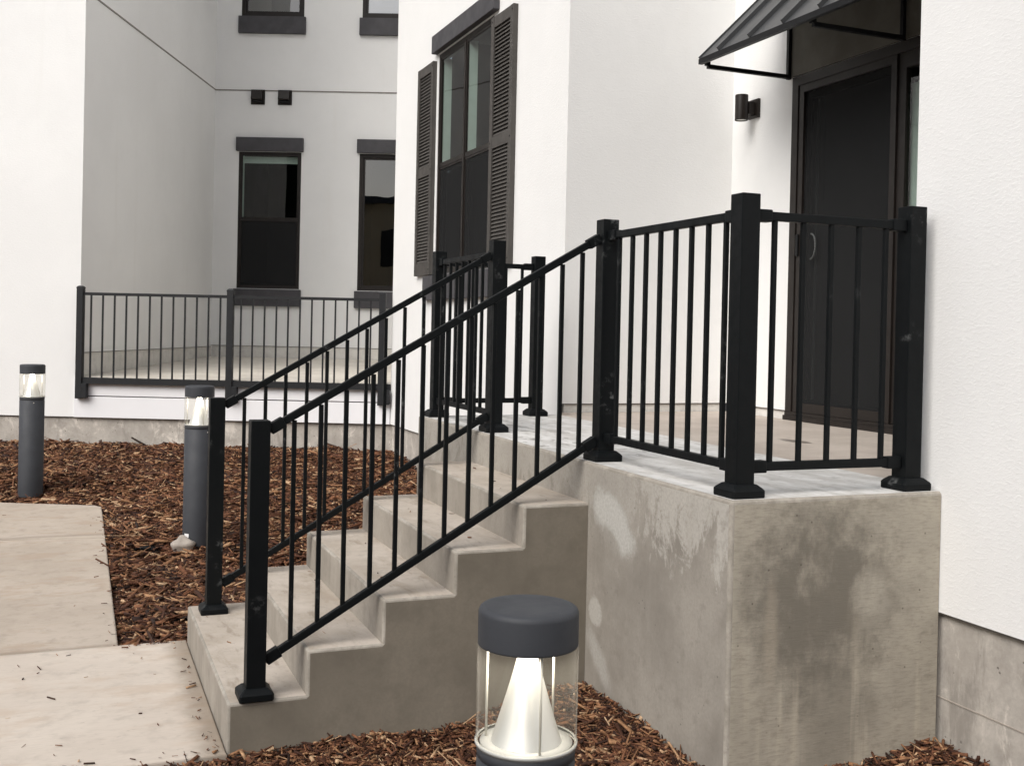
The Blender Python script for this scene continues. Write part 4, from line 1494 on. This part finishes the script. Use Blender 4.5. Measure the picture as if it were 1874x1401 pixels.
def build_vents():
    g = lambda u, d, z: wing(u, -4.62 + d, z)
    for u, lab in ((-2.616, 'left of two brown exhaust vent hoods under the upper windows'), (-2.222, 'right of two brown exhaust vent hoods under the upper windows')):
        root = empty('exhaust_vent', g(u, 0.0, 3.75), lab, 'vent', 'exhaust vents on the far wall')
        box_obj('back_plate', (u - 0.102, u + 0.102, 0.001, 0.014, 3.745, 3.962), M['bronze'], root, g, 0.003)
        bm = bmesh.new()
        pr = [(0.014, 3.945), (0.075, 3.935), (0.105, 3.82), (0.095, 3.805), (0.014, 3.805)]
        A = [bm.verts.new(g(u - 0.082, d, z)) for d, z in pr]
        B = [bm.verts.new(g(u + 0.074, d, z)) for d, z in pr]
        for i in range(4):
            bm.faces.new((A[i], A[i + 1], B[i + 1], B[i]))
        bm.faces.new(A); bm.faces.new(B[::-1])
        put('hood', bm, M['bronze'], root)
        box_obj('flap', (u - 0.078, u + 0.070, 0.016, 0.060, 3.772, 3.801), M['awn_dark'], root, g)

# ------------------------------------------------------------------ bollard lights
def build_bollards():
    r = 0.1015
    H = 1.068
    def make(x, y, ztop, label, rot):
        zb = ztop - H - 0.05
        root = empty('bollard_light', (x, y, zb), label, 'bollard light', 'lit bollard lights by the path')
        z1 = ztop - 0.278
        bm = bmesh.new()
        lathe(bm, [(r - 0.002, zb), (r - 0.002, z1 - 0.028), (r - 0.005, z1 - 0.026), (r - 0.005, z1 - 0.023), (r - 0.002, z1 - 0.021), (r - 0.002, z1 - 0.006), (r - 0.006, z1), (0.0, z1)], x, y, 64)
        put('body', bm, M['bollard'], root)
        bm = bmesh.new()
        lathe(bm, [(0.03, ztop - 0.080), (r - 0.006, ztop - 0.080), (r - 0.0015, ztop - 0.0785), (r, ztop - 0.076), (r, ztop - 0.074), (r, ztop - 0.015), (r - 0.0005, ztop - 0.011), (r - 0.003, ztop - 0.0055), (r - 0.007, ztop - 0.0025), (r - 0.012, ztop - 0.0012), (r - 0.016, ztop - 0.0008), (r - 0.03, ztop - 0.0006), (0.0, ztop)], x, y, 64)
        put('cap', bm, M['bollard'], root)
        bm = bmesh.new()
        lathe(bm, [(r + 0.0005, z1 + 0.003), (r + 0.001, ztop - 0.079)], x, y, 64)
        put('lens', bm, M['acrylic'], root)
        bm = bmesh.new()
        lathe(bm, [(r - 0.003, z1 + 0.001), (r + 0.0022, z1 + 0.001), (r + 0.0022, z1 + 0.008), (r - 0.003, z1 + 0.008)], x, y, 64)
        put('lens_ring', bm, M['acrylic_edge'], root)
        bm = bmesh.new()
        lathe(bm, [(r - 0.008, z1 + 0.002), (r - 0.008, z1 + 0.005), (0.070, z1 + 0.006)], x, y, 48)
        put('base_ring', bm, M['ring_grey'], root)
        bm = bmesh.new()
        prof = [(0.072, z1 + 0.006)]
        for t in np.linspace(0, 1, 9)[1:]:
            prof.append((0.071 * (1 - t) ** 1.10 + 0.016 * t, z1 + 0.006 + (0.190) * t))
        lathe(bm, prof, x, y, 64)
        put('reflector', bm, M['reflector'], root)
        bm = bmesh.new()
        lathe(bm, [(0.020, ztop - 0.0815), (0.060, ztop - 0.0815)], x, y, 48)
        put('lamp', bm, M['led'], root)
        for k in range(3):
            a = rot + k * 2 * math.pi / 3
            px, py = x + 0.083 * math.cos(a), y + 0.083 * math.sin(a)
            bm = bmesh.new()
            tube(bm, (px, py, z1), (px, py, ztop - 0.08), 0.0026, 10)
            put('rod', bm, M['steel'], root)
        a = rot + 0.25
        bm = bmesh.new()
        px, py = x + (r - 0.006) * math.cos(a), y + (r - 0.006) * math.sin(a)
        tube(bm, (px, py, z1 - 0.045), (px + 0.006 * math.cos(a), py + 0.006 * math.sin(a), z1 - 0.045), 0.0042, 10)
        put('screw', bm, M['steel'], root)
        return root
    make(-1.139, -1.0, -0.011, 'nearest bollard light with a slate cap, standing in mulch before the steps', math.radians(-94))
    b2 = make(-1.158, 4.931, 0.103, 'bollard light half hidden behind the farther bottom railing post, pale stone at its foot', math.radians(-75))
    make(-2.307, 7.09, 0.164, 'bollard light standing alone at the far left beyond the walkway', math.radians(-95))
    # white sticker near the foot of the second one
    x, y, z = -1.158, 4.931, -0.955
    a0 = math.radians(-145)
    bm = bmesh.new()
    rr = 0.1015 - 0.0005
    A = [bm.verts.new((x + rr * math.cos(a0 + t), y + rr * math.sin(a0 + t), z)) for t in (-0.14, 0.0, 0.14, 0.26)]
    B = [bm.verts.new((x + rr * math.cos(a0 + t), y + rr * math.sin(a0 + t), z + 0.026)) for t in (-0.14, 0.0, 0.14, 0.26)]
    for k in range(3):
        bm.faces.new((A[k], A[k + 1], B[k + 1], B[k]))
    put('sticker', bm, M['sticker'], b2)
    # the pale lump at its foot
    bm = bmesh.new()
    bmesh.ops.create_icosphere(bm, subdivisions=3, radius=1.0)
    for v in bm.verts:
        n = 1 + 0.16 * math.sin(5 * v.co.x + 2) * math.sin(4 * v.co.y + 1) + 0.1 * math.sin(7 * v.co.z)
        v.co = Vector((v.co.x * 0.082 * n, v.co.y * 0.07 * n, v.co.z * 0.062 * n)) + Vector((-1.262, 4.845, -1.005))
    o = put('stone', bm, M['stone'], smooth=True)
    tag(o, 'small pale stone lying in the mulch at the foot of a bollard', 'stone')
    # scraps of black weed fabric poking out of the mulch
    for (x, y, sc, lab) in ((-1.50, 4.84, 0.7, 'black scrap of weed fabric in the mulch left of the pale stone'),
                            (-1.33, 3.05, 1.1, 'black scrap of weed fabric in the mulch at the foot of the farther railing')):
        bm = bmesh.new()
        nx, ny = 9, 5
        z = float(bed_z(x, y)) + 0.016
        G = [[bm.verts.new((x + (i / (nx - 1) - .5) * 0.26 * sc, y + (j / (ny - 1) - .5) * 0.13 * sc, z + 0.018 * math.sin(i * 1.3 + j) * math.cos(j * 1.7 + i * .4))) for j in range(ny)] for i in range(nx)]
        for i in range(nx - 1):
            for j in range(ny - 1):
                bm.faces.new((G[i][j], G[i + 1][j], G[i + 1][j + 1], G[i][j + 1]))
        bmesh.ops.solidify(bm, geom=bm.faces[:], thickness=0.003)
        o = put('fabric_scrap', bm, M['fabric'], smooth=True)
        tag(o, lab, 'fabric scrap')

M['transom'] = make_plain('dark_olive_panel', (0.105, 0.098, 0.080), 0.8, 0.1, 5)
M['pale_slats'] = make_plain('grey_green_slats', (0.50, 0.55, 0.52), 0.8, 0.05)
M['jamb_dim'] = make_plain('grey_green_strip', (0.26, 0.31, 0.29), 0.5, 0.05)
M['sky_white_slats'] = make_plain('sky_white_slats', (0.80, 0.80, 0.80), 0.8, 0.02)
M['mirror_glass'] = make_glass('coated_window_glass', 0.24, (0.45, 0.50, 0.47), wave=0.05)
M['bright_glass'] = make_glass('bright_sky_glass', 0.50, (0.8, 0.82, 0.82), wave=0.03)  # reflectance raised so the pane mirrors a brighter sky
M['acrylic_edge'] = make_plain('acrylic_rim', (0.40, 0.40, 0.38), 0.25, 0.03)

def build_across():
    # what stands behind the viewer and shows in the panes: a tan house and dark trees
    f = lambda s, d, z: wing(s, 35.5 + d, z)
    g0 = -1.16
    root = empty('tan_building', f(-1.0, 0, g0), 'tan flat-roofed building across the street, mirrored in the right porch window', 'building')
    bm = bmesh.new()
    bx(bm, -9.0, 14.0, 0.0, 10.0, g0, 6.9, f=f)
    put('wall', bm, M['tan'], root)
    bm = bmesh.new()
    bx(bm, -9.5, 14.5, -0.5, 10.5, 6.91, 7.25, f=f)
    put('roof', bm, M['trim'], root)
    for s in (-6.35, -2.9, 0.6, 4.2, 7.7, 11.2):
        for z in (0.2, 3.7):
            bm = bmesh.new()
            bx(bm, s, s + 1.2, -0.06, -0.005, z, z + 1.9, f=f)
            w = put('window', bm, M['bronze'], root)
    for s, d, h, lab in ((-10.6, 27.0, 19.0, 'tall dark evergreen across the street, nearer the tan building'), (-18.5, 29.0, 19.0, 'tallest dark evergreen across the street, farther to the left')):
        b = wing(s, d, g0)
        t = empty('evergreen_tree', b, lab, 'tree', 'evergreens across the street')
        bm = bmesh.new()
        tube(bm, b, b + Vector((0.1, 0.1, h * 0.95)), 0.28, 10, 0.04)
        put('trunk', bm, M['bark'], t)
        n = 14000
        tt = 1 - np.sqrt(rng.uniform(0, 1, n))
        R = 4.2 * (1 - tt) ** 0.8 * (0.35 + 0.65 * np.sqrt(rng.uniform(0, 1, n))) * (0.85 + 0.15 * np.sin(tt * 40))
        a = rng.uniform(0, 2 * math.pi, n)
        P = np.stack([b.x + R * np.cos(a), b.y + R * np.sin(a), b.z + 0.8 + tt * (h - 0.8)], -1)
        U = rng.normal(0, 1, (n, 3)); U /= np.linalg.norm(U, axis=1)[:, None]
        W = np.cross(U, rng.normal(0, 1, (n, 3))); W /= np.linalg.norm(W, axis=1)[:, None]
        q = np.stack([P - U * 0.30, P + W * 0.16, P + U * 0.34, P - W * 0.16], 1).reshape(-1, 3)
        me = bpy.data.meshes.new('crown')
        me.from_pydata(q.tolist(), [], np.arange(4 * n).reshape(n, 4).tolist())
        me.materials.append(M['needles'])
        bb = Vector(b)
        me.transform(Matrix.Translation(-bb))
        new_obj('crown', me, t, bb)

M['tan'] = make_stucco('tan_stucco', (0.62, 0.50, 0.33), 0.2)
M['bark'] = make_plain('tree_bark', (0.06, 0.045, 0.035), 0.9, 0.2)
M['needles'] = make_plain('evergreen_needles', (0.018, 0.030, 0.016), 0.7, 0.2, 2)
build_across()
build_ground()
build_walk()
build_steps()
build_shell()
build_windows()
build_door()
build_roof_awning()
build_wall_lamp()
build_vents()
build_railings()
build_bollards()
build_mulch()
